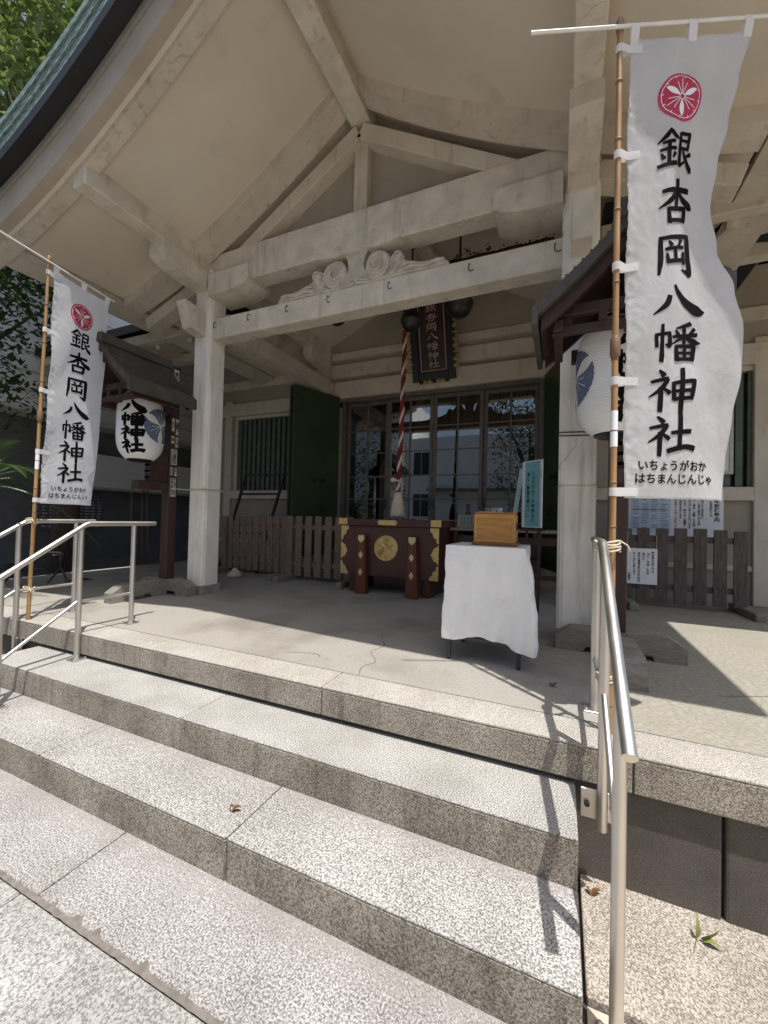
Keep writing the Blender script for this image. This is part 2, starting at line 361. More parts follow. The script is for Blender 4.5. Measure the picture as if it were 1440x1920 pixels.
# ---------------------------------------------------------------- lettering
STROKES = {
 '銀': [[(30,100,3),(22,84,8),(2,66,2)],[(30,96,5),(40,84,7),(52,76,4)],[(14,66,5),(42,69,6)],[(8,48,5),(46,52,6)],[(28,66,7),(28,12,7)],[(10,38,4),(16,26,8)],[(44,40,7),(38,28,3)],[(2,6,6),(48,16,8)],
       [(58,90,6),(57,10,7)],[(58,90,6),(86,93,6)],[(86,93,7),(84,52,6)],[(58,72,5),(85,74,5)],[(58,53,5),(85,55,5)],[(57,10,7),(74,22,3)],[(94,44,7),(76,34,4)],[(66,52,4),(78,26,7),(96,6,10),(102,3,2)]],
 '杏': [[(8,72,6),(50,79,8),(90,82,9)],[(50,102,9),(49,42,8)],[(48,76,8),(32,54,8),(0,34,2)],[(52,76,5),(72,58,10),(96,46,13),(106,42,2)],[(26,36,7),(30,4,9)],[(26,34,6),(78,38,8)],[(77,38,9),(70,6,8)],[(30,8,6),(71,10,7)]],
 '岡': [[(14,94,8),(12,40,9),(5,0,5)],[(14,92,6),(88,97,9)],[(88,97,10),(86,12,10),(81,3,9)],[(83,5,10),(64,14,3)],[(34,84,3),(42,74,8)],[(68,86,8),(60,72,4)],[(26,64,6),(75,70,6)],[(50,66,7),(50,36,7)],[(28,52,5),(30,30,7)],[(73,56,6),(71,28,7)],[(28,32,7),(74,38,7)]],
 '八': [[(34,64,9),(26,38,9),(0,8,2)],[(46,98,5),(54,74,9),(72,44,14),(96,21,17),(110,19,2)]],
 '幡': [[(20,98,6),(19,0,8)],[(4,70,5),(36,76,6)],[(6,70,6),(8,38,6)],[(35,76,6),(36,42,7),(27,46,3)],[(84,102,8),(50,88,3)],[(48,84,3),(56,72,7)],[(92,88,7),(82,74,4)],[(42,66,5),(98,73,7)],[(69,92,7),(69,46,7)],[(66,66,6),(38,44,2)],[(72,66,4),(90,54,10),(106,49,2)],[(50,40,6),(52,2,8)],[(50,40,6),(92,43,7)],[(92,43,8),(88,4,8)],[(52,22,5),(90,24,5)],[(70,40,6),(70,6,6)],[(52,5,6),(88,7,6)]],
 '神': [[(20,98,4),(30,86,9)],[(4,70,5),(38,78,7)],[(38,76,7),(24,52,7),(0,32,2)],[(24,56,7),(22,-4,8)],[(28,54,4),(42,42,8)],[(70,102,8),(68,-4,8),(67,-10,3)],[(50,68,6),(52,24,8)],[(50,66,6),(98,74,7)],[(98,74,8),(92,28,8)],[(51,46,5),(94,50,6)],[(52,27,6),(92,31,6)]],
 '社': [[(20,98,4),(32,84,9)],[(4,68,5),(40,76,7)],[(40,75,7),(24,50,7),(0,30,2)],[(25,56,8),(24,-4,8)],[(28,54,4),(44,40,8)],[(72,100,9),(70,14,8)],[(50,56,6),(96,62,8)],[(42,8,8),(80,20,8),(106,17,10)]],
}

def ribbon(bm, pts, fn, off=0.0, seg=6):
    """brush stroke: pts = (x, y, width) in plane units; fn(x, y, off) -> world"""
    P = cr(pts, seg); n = len(P); Lv = []; Rv = []
    for i in range(n):
        a = P[max(i-1,0)]; b = P[min(i+1,n-1)]
        dx, dy = b[0]-a[0], b[1]-a[1]; l = math.hypot(dx, dy) or 1
        nx, ny = -dy/l, dx/l; x, y, w = P[i]; h = max(w, 0.0) / 2
        if i == 0 or i == n-1:          # brush end: slightly angled
            s = -1 if i == 0 else 1
            ex, ey = dx/l * s * h * 0.55, dy/l * s * h * 0.55
            Lv.append(bm.verts.new(fn(x + nx*h*0.75 + ex, y + ny*h*0.75 + ey, off))); Rv.append(bm.verts.new(fn(x - nx*h + ex*0.35, y - ny*h + ey*0.35, off)))
        else:
            Lv.append(bm.verts.new(fn(x + nx*h, y + ny*h, off))); Rv.append(bm.verts.new(fn(x - nx*h, y - ny*h, off)))
    for i in range(n-1):
        bm.faces.new((Lv[i], Rv[i], Rv[i+1], Lv[i+1]))

def brush(bm, ch, fn, x, y, sx, sy, fat=1.0, off=0.002, seg=5):
    """draw a brush character in the cell with lower-left corner (x, y)"""
    for k, st in enumerate(STROKES[ch]):
        pts = [(x + px/100*sx, y + py/100*sy, w/100*fat*(sx+sy)/2) for px, py, w in st]
        ribbon(bm, pts, fn, off + 0.00015*k, seg)

def text_bm(s, size, vertical=False, bold=0.0, spacing=1.05):
    cu = bpy.data.curves.new('lettering', 'FONT')
    cu.body = '\n'.join(s) if vertical else s
    cu.size = size; cu.offset = bold; cu.space_line = spacing; cu.align_x = 'CENTER'; cu.align_y = 'CENTER'; cu.resolution_u = 2
    o = bpy.data.objects.new('lettering', cu); COL.objects.link(o)
    bpy.context.view_layer.update()
    dg = bpy.context.evaluated_depsgraph_get()
    me = bpy.data.meshes.new_from_object(o.evaluated_get(dg))
    pts = [v.co.copy() for v in me.vertices]; fs = [tuple(p.vertices) for p in me.polygons]
    bpy.data.objects.remove(o); bpy.data.curves.remove(cu); bpy.data.meshes.remove(me)
    return pts, fs

def text_on(bm, s, size, fn, cx, cy, off=0.002, vertical=False, bold=0.0, spacing=1.05):
    pts, fs = text_bm(s, size, vertical, bold, spacing)
    vs = [bm.verts.new(fn(cx + p.x, cy + p.y, off)) for p in pts]
    for f in fs:
        try: bm.faces.new([vs[i] for i in f])
        except ValueError: pass

def plane_fn(o, ux, uy):
    o = V(o); ux = V(ux).normalized(); uy = V(uy).normalized(); n = ux.cross(uy).normalized()
    return lambda x, y, t: o + ux*x + uy*y + n*t

def disc(bm, fn, cx, cy, r, off, rfun=None, rings=4, seg=48):
    c = bm.verts.new(fn(cx, cy, off)); prev = None
    for i in range(1, rings+1):
        ring = []
        for k in range(seg):
            a = 2*math.pi*k/seg; rr = r * i/rings * (rfun(a) if rfun else 1)
            ring.append(bm.verts.new(fn(cx + rr*math.cos(a), cy + rr*math.sin(a), off)))
        for k in range(seg):
            if prev is None: bm.faces.new((c, ring[k], ring[(k+1) % seg]))
            else: bm.faces.new((prev[k], ring[k], ring[(k+1) % seg], prev[(k+1) % seg]))
        prev = ring

def crest_lines(bm, fn, cx, cy, R, off, ring=True, vein=0.03):
    """the white drawing of the three-leaf crest: petals, veins, scalloped ring, hub"""
    def polar(r, a): return (cx + R*r*math.cos(a), cy + R*r*math.sin(a))
    for k in range(3):
        a = math.radians(90 + 120*k) + math.pi/3 * 1
        pts = []
        for t, wd in ((0.13,0.03),(0.25,0.14),(0.42,0.23),(0.58,0.22),(0.72,0.12),(0.80,0.01)):
            x, y = polar(t, a); pts.append((x, y, wd*R))
        ribbon(bm, pts, fn, off, 4)
        for d, l in ((-60,0.78),(-34,0.62),(-84,0.62)) :
            b = a + math.radians(d); q = []
            for t in (0.16, 0.4, l):
                x, y = polar(t, b + math.radians((d+60)*-0.35)*(1 - t)); q.append((x, y, vein*R))
            ribbon(bm, q, fn, off + 0.0002, 4)
    if ring:
        q = []
        for i in range(97):
            b = 2*math.pi*i/96; r = 0.865 + 0.016*abs(math.sin(b*12)); x, y = polar(r, b); q.append((x, y, 0.028*R))
        ribbon(bm, q, fn, off + 0.0003, 1)
        for k in range(12):
            b = 2*math.pi*(k + 0.5)/12 + 0.13
            ribbon(bm, [(*polar(0.86, b), 0.04*R), (*polar(0.79, b), 0.03*R)], fn, off + 0.0004, 2)
    q = [(*polar(0.125, 2*math.pi*i/24), 0.035*R) for i in range(25)]
    ribbon(bm, q, fn, off + 0.0005, 1)

# ---------------------------------------------------------------- ground, paving, steps, porch floor
XC = -2.12
def F(x):
    xl = XC - abs(x - XC); return 0.071*xl*xl + 1.044*xl + 7.619
def mir(x): return 2*XC - x

bm = B(); box(bm, -90, 90, -90, 90, -1.0, -0.66)
tag(obj('ground', bm, SOIL, loc=(0,0,-0.66)), kind='structure')

def slabs(bm, xs, y0, y1, z0, z1, bev=0.006, gap=0.004):
    for a, b in zip(xs[:-1], xs[1:]): box(bm, a + gap, b - gap, y0, y1, z0, z1, bev)
bm = B(); slabs(bm, [-9.0,-6.7,-4.35,-1.985,0.11], 1.012, 1.40, -0.66, -0.58, 0.005)
tag(obj('pavement', bm, G_PAVE), kind='structure')
bm = B(); slabs(bm, [-9.2,-7.0,-4.6,-2.06,0.11], -0.9, 0.992, -0.66, -0.582, 0.005); slabs(bm, [-9.0,-6.0,-3.0,0.11], -2.9, -0.906, -0.66, -0.582, 0.005)
slabs(bm, [-9.0,-6.0,-3.0,0.11], -4.9, -2.906, -0.66, -0.582, 0.005)
tag(obj('outer_pavement', bm, G_PAVE2), kind='structure')
bm = B()
# worn mortar in the long joint, with broken-out chips
P = []; Q = []
bites = [(random.uniform(-4.5, 0.05), random.uniform(.008,.028), random.uniform(.006,.024)) for k in range(9)] + [(-1.72,.03,.034),(-1.60,.022,.03),(-1.33,.02,.028),(-1.12,.012,.02)]
x = -9.0
while x < 0.11:
    P.append((x, 0.990 - 0.003*noise.noise(V((x*30,1,0))))); d = 0.0
    for c, w_, h_ in bites: d = max(d, h_*max(0.0, 1 - ((x-c)/w_)**2)**0.7) if abs(x-c) < w_ else d
    Q.append((x, 1.012 + 0.003*noise.noise(V((x*40,5,0))) + d*(0.8 + 0.4*noise.noise(V((x*90,2,0)))))); x += 0.004
va = [bm.verts.new((a, b, -0.5785)) for a, b in P]; vb = [bm.verts.new((a, b, -0.5785)) for a, b in Q]
for i in range(len(P)-1): bm.faces.new((va[i], va[i+1], vb[i+1], vb[i]))
tag(obj('pavement_joint', bm, MORTAR), kind='structure')
bm = B(); box(bm, 0.112, 9, 1.625, 2.20, -0.70, -0.62, 0.004)
tag(obj('side_pavement', bm, G_COURT), kind='structure')
bm = B(); box(bm, 0.112, 9, -5, 1.615, -0.72, -0.645); tag(obj('kerb_strip', bm, M('pale_concrete', (0.52,0.46,0.37), (0.42,0.37,0.295), 0.9, scale=12, bumps=(90,0.4))), kind='structure')

st = thing('granite_steps', (-2.12,1.6,-0.58), 'two long speckled granite steps leading up to the shrine porch', 'steps')
def step_row(xs, y0, y1, z0, z1, tread, name):
    """solid blocks in riser stone, each with its own worn tread on top"""
    for a, b in zip(xs[:-1], xs[1:]):
        bm = B(); box(bm, a + 0.0028, b - 0.0028, y0, y1, z0, z1 - 0.012, 0.004)
        blk = obj('step_block', bm, G_RISER, st)
        bm = B(); box(bm, a + 0.0028, b - 0.0028, y0, y1, z1 - 0.013, z1, 0.006, 3)
        obj('tread', bm, tread, blk)
step_row([-4.33,-2.08,0.088], 1.778, 2.30, -0.66, -0.2, G_STEP1, 'upper')
step_row([-4.33,-2.76,-1.325,0.088], 1.39, 1.776, -0.66, -0.39, G_STEP2, 'lower')

bm = B(); box(bm, 0.34, 6.5, 2.395, 12.0, -0.16, 0.0); tag(obj('side_floor', bm, CONC_OLD), kind='structure')
bm = B(); box(bm, -7.6, 0.338, 2.395, 12.0, -0.16, 0.0)
tag(obj('porch_floor', bm, CONC), kind='structure')
ed = thing('porch_edging', (-2.12,2.13,-0.17), 'thick granite kerb stones along the front edge of the porch floor', 'kerb')
xs = [-7.6,-5.2,-2.93,-1.318,0.318,2.6,4.6,6.5]
for a, b in zip(xs[:-1], xs[1:]):
    bm = B(); box(bm, a + 0.0025, b - 0.0025, 2.132, 2.39, -0.172, -0.013, 0.006); blk = obj('edging_block', bm, G_RISER, ed)
    bm = B(); box(bm, a + 0.0025, b - 0.0025, 2.132, 2.39, -0.014, 0.001, 0.006, 2); obj('block_top', bm, G_EDGE, blk)
# hairline cracks wander over the concrete
bm = B()
for pts in ([(-1.22,2.40),(-1.25,2.55),(-1.20,2.68),(-1.30,2.86),(-1.28,3.05),(-1.42,3.28),(-1.40,3.5),(-1.30,3.75),(-1.05,3.95)], [(-4.1,4.15),(-3.6,4.02),(-3.2,4.1),(-2.8,3.95),(-2.4,4.02)], [(-1.9,2.55),(-1.7,2.62),(-1.62,2.58)], [(0.9,3.1),(1.5,3.35),(2.2,3.3)]):
    q = []
    for x, y in pts: q.append((x + random.uniform(-.03,.03), y, 0.004 + 0.004*random.random()))
    ribbon(bm, q, lambda x, y, o: V((x, y, o)), 0.0015, 5)
tag(obj('floor_crack', bm, M('crack_dirt', (0.13,0.115,0.10), rough=0.95, bumps=None)), kind='structure')

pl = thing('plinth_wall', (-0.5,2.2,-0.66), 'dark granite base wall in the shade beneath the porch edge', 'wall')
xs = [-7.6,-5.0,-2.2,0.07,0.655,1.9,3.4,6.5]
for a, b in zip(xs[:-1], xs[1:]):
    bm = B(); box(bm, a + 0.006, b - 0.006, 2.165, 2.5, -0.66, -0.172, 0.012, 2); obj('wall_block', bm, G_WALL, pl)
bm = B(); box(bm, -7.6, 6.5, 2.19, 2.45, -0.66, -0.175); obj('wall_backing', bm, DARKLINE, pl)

# ---------------------------------------------------------------- the shrine building
sh = thing('shrine_building', (-2.12,4.0,0.0), 'cream painted shrine hall with gabled front porch and verdigris copper roof', 'shrine')
def part(name, bm, m, smooth=False, label=None, angle=None, parent=None):
    return obj(name, bm, m, parent or sh, smooth, None, label, angle)

# porch pillars: square with a stepped corner
def pillar(x0, x1, y0, y1, z1):
    c1, c2 = 0.030, 0.014
    bm = B()
    poly = []
    for sx, sy, cx, cy in ((1,1,x0,y0),(-1,1,x1,y0),(-1,-1,x1,y1),(1,-1,x0,y1)):
        a = [(cx, cy + sy*c1*1.6), (cx + sx*c2, cy + sy*c1*1.6), (cx + sx*c2, cy + sy*c1*0.8), (cx + sx*c1*0.8, cy + sy*c2), (cx + sx*c1*1.6, cy + sy*c2), (cx + sx*c1*1.6, cy)]
        poly += a if sx*sy > 0 else a[::-1]
    prism(bm, poly, lambda x, y, t: V((x, y, t)), 0.0, z1); fixn(bm)
    o = part('pillar', bm, PAINT_PILLAR)
    bm = B(); box(bm, x0 - 0.012, x1 + 0.012, y0 - 0.012, y1 + 0.012, 0.0, 0.11, 0.006); obj('pillar_base', bm, M('pillar_foot', (0.34,0.31,0.27), (0.25,0.225,0.195), 0.8), o)
    bm = B(); box(bm, x0 - 0.004, x1 + 0.004, y0 - 0.004, y1 + 0.004, 1.36, 1.366); obj('paint_seam', bm, M('seam', (0.5,0.46,0.40), rough=0.7), o)
    return o
PL = (-4.52, -4.22); PR = (-0.02, 0.28); PY = (3.85, 4.15)
pillar(*PL, *PY, 4.25); pillar(*PR, *PY, 4.25)

# tie beam between the pillars with noses that run through, hooks on its face
bm = B(); box(bm, PL[1]-0.01, PR[0]+0.01, 3.895, 4.105, 3.335, 3.605, 0.012)
tb = part('tie_beam', bm, PAINT_BEAM)
for xm in (-4.37, 0.13):
    bm = B(); prism(bm, [(3.86,3.36),(3.63,3.385),(3.52,3.70),(3.86,3.68)], lambda y, z, t: V((t, y, z)), xm-0.08, xm+0.08); fixn(bm); bevel_new(bm, list(bm.faces), 0.005); part('beam_nose', bm, PAINT_BEAM)
for X in (-4.16,-3.60,-3.02,-2.45,-1.70,-0.85,-0.08):
    bm = B(); tube(bm, [(X,3.90,3.545),(X,3.862,3.54),(X-0.004,3.855,3.50),(X+0.0,3.852,3.47),(X+0.012,3.846,3.452),(X+0.04,3.83,3.44),(X+0.052,3.828,3.45)], 0.005, 6); obj('iron_hook', bm, IRON, tb, True)

# upper beam, corbels
bm = B(); box(bm, PL[1]+0.0-0.3, PR[0]+0.3, 3.88, 4.12, 4.005, 4.44, 0.012); part('cross_beam', bm, PAINT_BEAM)
def corbel(p, d, L, z0, z1, w):
    """bracket arm from p along d, underside curving up to its tip"""
    d = V(d); s = V((-d.y, d.x, 0)); P = [(0,z0),(L*0.4,z0+0.004),(L*0.7,z0+0.022),(L*0.88,z0+0.055),(L,z0+0.10),(L-0.012,z1),(0,z1)]
    bm = B(); prism(bm, P, lambda a, z, t: V((p[0],p[1],0)) + d*a + s*t + V((0,0,z)), -w/2, w/2); fixn(bm)
    part('corbel', bm, PAINT_BEAM)
corbel((PL[1],4.0), (1,0,0), 0.66, 3.86, 4.145, 0.40); corbel((PR[0],4.0), (-1,0,0), 0.60, 3.86, 4.145, 0.40)
corbel((-4.37,PY[0]), (0,-1,0), 0.68, 3.965, 4.222, 0.23); corbel((0.13,PY[0]), (0,-1,0), 0.68, 3.965, 4.222, 0.23)
corbel((-4.37,6.85), (0,-1,0), 0.6, 3.98, 4.222, 0.20); corbel((0.13,6.85), (0,-1,0), 0.6, 3.98, 4.222, 0.20)

# purlins and ridge beam
for xa, xb in ((-4.47,-4.27), (0.03,0.23)):
    bm = B(); box(bm, xa, xb, 2.34, 6.94, 4.224, 4.62, 0.012); part('purlin', bm, PAINT_BEAM)
bm = B(); box(bm, XC-0.115, XC+0.115, 2.2, 6.95, 5.45, 5.80, 0.012); part('ridge_beam', bm, PAINT_BEAM)
# beams running back from the pillars to the hall
for xa, xb in ((-4.45,-4.21), (-0.03,0.21)):
    bm = B(); n = 10
    P = [(4.1 + 2.85*i/n, 3.40 + 0.10*math.sin(math.pi*i/n)) for i in range(n+1)] + [(6.95,3.74),(4.1,3.74)]
    prism(bm, P, lambda y, z, t: V((t, y, z)), xa, xb); fixn(bm); part('rainbow_beam', bm, PAINT)

# front gable truss
bm = B(); box(bm, XC-0.085, XC+0.085, 3.96, 4.11, 4.442, 5.36, 0.008); part('king_post', bm, PAINT)
for s in (-1, 1):
    def sx(x): return x if s < 0 else mir(x)
    bm = B(); n = 16; P = []
    for i in range(n+1):
        x = -5.57 + (5.57 - 2.2)*i/n; P.append((x, F(x) - 0.125))
    P += [(x, F(x) + 0.02) for x, _ in P[::-1]]
    prism(bm, [(sx(a), b) for a, b in P], lambda x, z, t: V((x, t, z)), 3.60, 3.86); fixn(bm); part('rafter', bm, PAINT)
    bm = B(); bar(bm, (sx(-3.78),3.985,4.38), (sx(-2.13),3.985,5.36), 0.17, 0.17, bev=0.006); part('truss_brace', bm, PAINT)
    bm = B(); bar(bm, (sx(-5.5),3.98,3.75), (sx(-4.5),3.98,4.12), 0.20, 0.17, bev=0.006); part('strut', bm, PAINT)
bm = B(); n = 14; xs = [-4.2 + 4.16*i/n for i in range(n+1)]
prism(bm, [(-4.2,4.3),(-0.04,4.3)] + [(x, F(x)-0.03) for x in xs[::-1]], lambda x, z, t: V((x, t, z)), 4.06, 4.085); fixn(bm)
part('gable_panel', bm, WALLP)

BARGE = M('dimmed_barge_paint', (0.43,0.37,0.295), (0.37,0.315,0.25), 0.7, scale=3, bumps=(60,0.1))  # cream paint darkened in colour to offset sky light on the front face
# soffit, barge boards, copper roof: all follow the curve F
def curve_solid(lo, hi, y0, y1, xa, xb, n=28, one=False):
    bm = B(); S = []
    xs = [xa + (xb - xa)*i/n for i in range(n+1)]
    for y in (y0, y1):
        S.append(([bm.verts.new((x, y, F(x) + lo)) for x in xs], [bm.verts.new((x, y, F(x) + hi)) for x in xs]))
    (a, b), (c, d) = S
    for i in range(n):
        bm.faces.new((a[i], a[i+1], b[i+1], b[i])); bm.faces.new((c[i+1], c[i], d[i], d[i+1]))
        bm.faces.new((a[i+1], a[i], c[i], c[i+1])); bm.faces.new((b[i], b[i+1], d[i+1], d[i]))
    bm.faces.new((a[0], b[0], d[0], c[0])); bm.faces.new((a[n], c[n], d[n], b[n]))
    return fixn(bm)
for s in (-1, 1):
    def seg(x0, x1): return (x0, x1) if s < 0 else (mir(x1), mir(x0))
    part('soffit', curve_solid(0.0, 0.05, 2.30, 6.98, *seg(-5.60, XC)), SOFFIT, True, angle=30)
    part('eave_board', curve_solid(-0.035, 0.06, 2.30, 6.98, *seg(-5.98, -5.625)), PAINT)
    part('gap_strip', curve_solid(0.03, 0.05, 2.30, 6.98, *seg(-5.63, -5.595), n=2), DARKLINE)
    part('barge_rib', curve_solid(-0.065, 0.09, 2.335, 2.46, *seg(-6.05, XC)), PAINT, True, angle=30)
    part('barge_board', curve_solid(0.0, 0.27, 2.20, 2.30, *seg(-6.15, XC)), BARGE, True, angle=30)
    part('barge_cap', curve_solid(0.275, 0.345, 2.175, 2.32, *seg(-6.15, XC)), M('grey_cap', (0.30,0.27,0.23), rough=0.7), True, angle=30)
    r = part('copper_roof', curve_solid(0.35, 0.45, 2.045, 7.6, *seg(-6.35, XC)), COPPER_DK, True, angle=30)
    for k, (y, lo, hi) in enumerate(((2.06,0.36,0.44),(2.045,0.458,0.53),(2.03,0.548,0.62),(2.015,0.638,0.70))):
        obj('roof_lip', curve_solid(lo, hi, y, 7.62 + 0.01*k, *seg(-6.37 + 0.012*k, XC)), COPPER, r, True, angle=30)
bm = B(); box(bm, XC-0.22, XC+0.22, 2.02, 7.7, 6.42, 6.75, 0.03); part('roof_ridge', bm, COPPER)
# carved pendant under the peak of the barge boards
bm = B(); P = [(0,-0.52),(0.06,-0.44),(0.05,-0.36),(0.16,-0.40),(0.22,-0.30),(0.15,-0.20),(0.20,-0.08),(0.12,0.06)]
prism(bm, [(XC + a, 5.86 + b) for a, b in P] + [(XC - a, 5.86 + b) for a, b in P[:0:-1]], lambda x, z, t: V((x, t, z)), 2.14, 2.198); fixn(bm)
part('gable_pendant', bm, PAINT)

# carved frog-leg strut between the two beams
cv_bm = B(); fnC = lambda x, z, t: V((XC + x, 3.955 - t, 3.605 + z))
P = [(0.0,0.0),(1.04,0.0),(1.06,0.02),(1.0,0.085),(0.93,0.10),(0.82,0.07),(0.70,0.10),(0.62,0.14),(0.57,0.16),(0.555,0.24),(0.52,0.275),(0.45,0.265),(0.415,0.22),(0.385,0.26),(0.34,0.32),(0.26,0.345),(0.18,0.325),(0.155,0.27),(0.165,0.205),(0.14,0.16),(0.105,0.17),(0.095,0.24),(0.11,0.32),(0.14,0.37),(0.14,0.40),(0.0,0.40)]
prism(cv_bm, P + [(-a, b) for a, b in P[-2:0:-1]], fnC, -0.05, 0.045); fixn(cv_bm)
for s in (-1, 1):
    def c3(a, b, t=0.05): return fnC(s*a, b, t)
    # domed body of the big curl with a rolled rim that winds into its eye
    rings = []
    for r, h in ((0.150,0.040),(0.140,0.062),(0.115,0.075),(0.08,0.070),(0.045,0.060)):
        rings.append([cv_bm.verts.new(c3(0.265 + r*math.cos(2*math.pi*k/28), 0.185 + r*math.sin(2*math.pi*k/28), h)) for k in range(28)])
    for r0, r1 in zip(rings[:-1], rings[1:]):
        for k in range(28): cv_bm.faces.new((r0[k], r0[(k+1) % 28], r1[(k+1) % 28], r1[k]))
    cv_bm.faces.new(rings[-1])
    q = []; rr = []
    for i in range(30):
        an = math.radians(-120 + i*22); r = 0.150 - 0.0045*i; q.append(c3(0.265 + r*math.cos(an), 0.185 + r*math.sin(an), 0.055 + 0.0013*i)); rr.append(0.026 - 0.0006*i)
    tube(cv_bm, q, rr, 8)
    q = cr([(0.40,0.03),(0.46,0.08),(0.495,0.15),(0.495,0.215)], 5); tube(cv_bm, [c3(a, b, 0.045) for a, b in q], [0.022 + 0.036*i/(len(q)-1) for i in range(len(q))], 10, flat=0.7, fdir=(0,1,0))
    q = []; rr = []
    for i in range(16):
        an = math.radians(-60 + i*24); r = 0.058 - 0.0030*i; q.append(c3(0.495 + r*math.cos(an)*0.9, 0.21 + r*math.sin(an), 0.078)); rr.append(0.013 - 0.0004*i)
    tube(cv_bm, q, rr, 6)
    for (pts, r0) in (([(0.02,0.03),(0.16,0.015),(0.30,0.018),(0.42,0.06),(0.47,0.14)], 0.018), ([(0.52,0.035),(0.66,0.075),(0.80,0.05),(0.93,0.075),(1.01,0.07)], 0.026), ([(0.56,0.10),(0.64,0.115),(0.74,0.085),(0.86,0.075),(0.95,0.09)], 0.018), ([(0.30,0.012),(0.6,0.022),(0.86,0.02),(1.03,0.03)], 0.018), ([(0.05,0.06),(0.12,0.045),(0.2,0.035)], 0.016)):
        q = cr(pts, 5); tube(cv_bm, [c3(a, b, 0.05) for a, b in q], [r0*(1 - 0.5*i/len(q)) for i in range(len(q))], 8)
part('frog_leg_carving', cv_bm, M('carved_stone_paint', (0.62,0.56,0.465), (0.47,0.42,0.345), 0.7, scale=9, bumps=(60,0.25), stain=(7,0.55,(0.34,0.30,0.25))), True, angle=40)
bm = B()
prism(bm, [(-0.56,0.435),(-0.54,0.40),(-0.40,0.375),(-0.24,0.36),(-0.14,0.38),(0.14,0.38),(0.24,0.36),(0.40,0.375),(0.54,0.40),(0.56,0.435),(0.55,0.50),(-0.55,0.50)], fnC, -0.06, 0.083); fixn(bm)
for s in (-1, 1):
    q = []
    for i in range(22):
        an = math.radians(200 - i*24); r = 0.045 - 0.0016*i; q.append(fnC(s*(0.235 + r*math.cos(an)), 0.435 + r*math.sin(an), 0.086))
    tube(bm, q, 0.009, 6)
    tube(bm, [fnC(s*0.0,0.41,0.086), fnC(s*0.10,0.415,0.086), fnC(s*0.165,0.40,0.086), fnC(s*0.195,0.435,0.086)], 0.008, 6)
part('bearing_arm', bm, PAINT_BEAM, True, angle=35)

# hall front wall
def wbox(name, x0, x1, z0, z1, y0=6.95, y1=7.12, m=WALLP, bev=0.0):
    bm = B(); box(bm, x0, x1, y0, y1, z0, z1, bev); return part(name, bm, m)
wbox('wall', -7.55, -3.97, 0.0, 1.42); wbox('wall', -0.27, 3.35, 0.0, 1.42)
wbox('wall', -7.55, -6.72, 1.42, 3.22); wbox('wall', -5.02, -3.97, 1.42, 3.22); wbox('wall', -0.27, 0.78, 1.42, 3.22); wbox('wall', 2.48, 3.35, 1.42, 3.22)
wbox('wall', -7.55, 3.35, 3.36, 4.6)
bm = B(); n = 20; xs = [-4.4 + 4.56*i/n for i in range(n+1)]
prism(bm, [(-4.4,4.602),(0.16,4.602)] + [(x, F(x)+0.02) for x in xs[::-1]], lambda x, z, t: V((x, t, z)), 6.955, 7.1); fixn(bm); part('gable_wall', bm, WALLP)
for x in (-4.40, 0.0): wbox('wall_post', x, x+0.16, 0.0, 4.6, 6.86, 7.0, PAINT, 0.008)
for x in (-7.5, -6.98, 2.36, 2.98): wbox('wall_post', x, x+0.20, 0.0, 3.6, 6.89, 7.0, PAINT, 0.008)
wbox('wall_beam', -4.235, -0.005, 3.80, 4.06, 6.885, 7.0, PAINT, 0.008); wbox('wall_beam', -4.235, -0.005, 3.37, 3.70, 6.84, 7.0, PAINT, 0.008)
wbox('wall_beam', -4.235, -0.005, 4.16, 4.30, 6.90, 7.0, PAINT, 0.006)
wbox('wall_beam', -7.28, -4.41, 3.24, 3.52, 6.87, 7.0, PAINT, 0.008); wbox('wall_beam', 0.165, 2.97, 3.24, 3.52, 6.87, 7.0, PAINT, 0.008)
wbox('wall_beam', -6.775, -4.41, 1.40, 1.585, 6.87, 7.0, PAINT, 0.008); wbox('wall_beam', 0.165, 2.355, 1.40, 1.585, 6.87, 7.0, PAINT, 0.008)
wbox('wall_beam', -7.28, -4.41, 3.84, 4.02, 6.90, 7.0, PAINT, 0.006); wbox('wall_beam', 0.165, 2.97, 3.84, 4.02, 6.90, 7.0, PAINT, 0.006)
wbox('wall_beam', 2.565, 2.975, 1.38, 1.585, 6.87, 7.0, PAINT, 0.006)
wbox('skirting', -7.5, -4.0, 0.45, 0.52, 6.92, 7.0, PAINT); wbox('skirting', -0.25, 3.3, 0.45, 0.52, 6.92, 7.0, PAINT)
# slatted windows
for x0, x1 in ((-6.72,-5.02), (0.78,2.48)):
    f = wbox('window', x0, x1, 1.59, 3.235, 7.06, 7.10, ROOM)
    bm = B(); box(bm, x0, x0+0.06, 6.94, 7.05, 1.59, 3.235); box(bm, x1-0.06, x1, 6.94, 7.05, 1.59, 3.235); box(bm, x0+0.062, x1-0.062, 6.94, 7.05, 3.17, 3.235); obj('window_frame', bm, PAINT, f)
    n = 12; p = (x1 - x0 - 0.12)/n
    for k in range(n):
        bm = B(); a = x0 + 0.06 + p*(k + 0.18); box(bm, a, a + p*0.64, 6.96, 7.02, 1.59, 3.165, 0.003); obj('slat', bm, GREENSLAT, f)
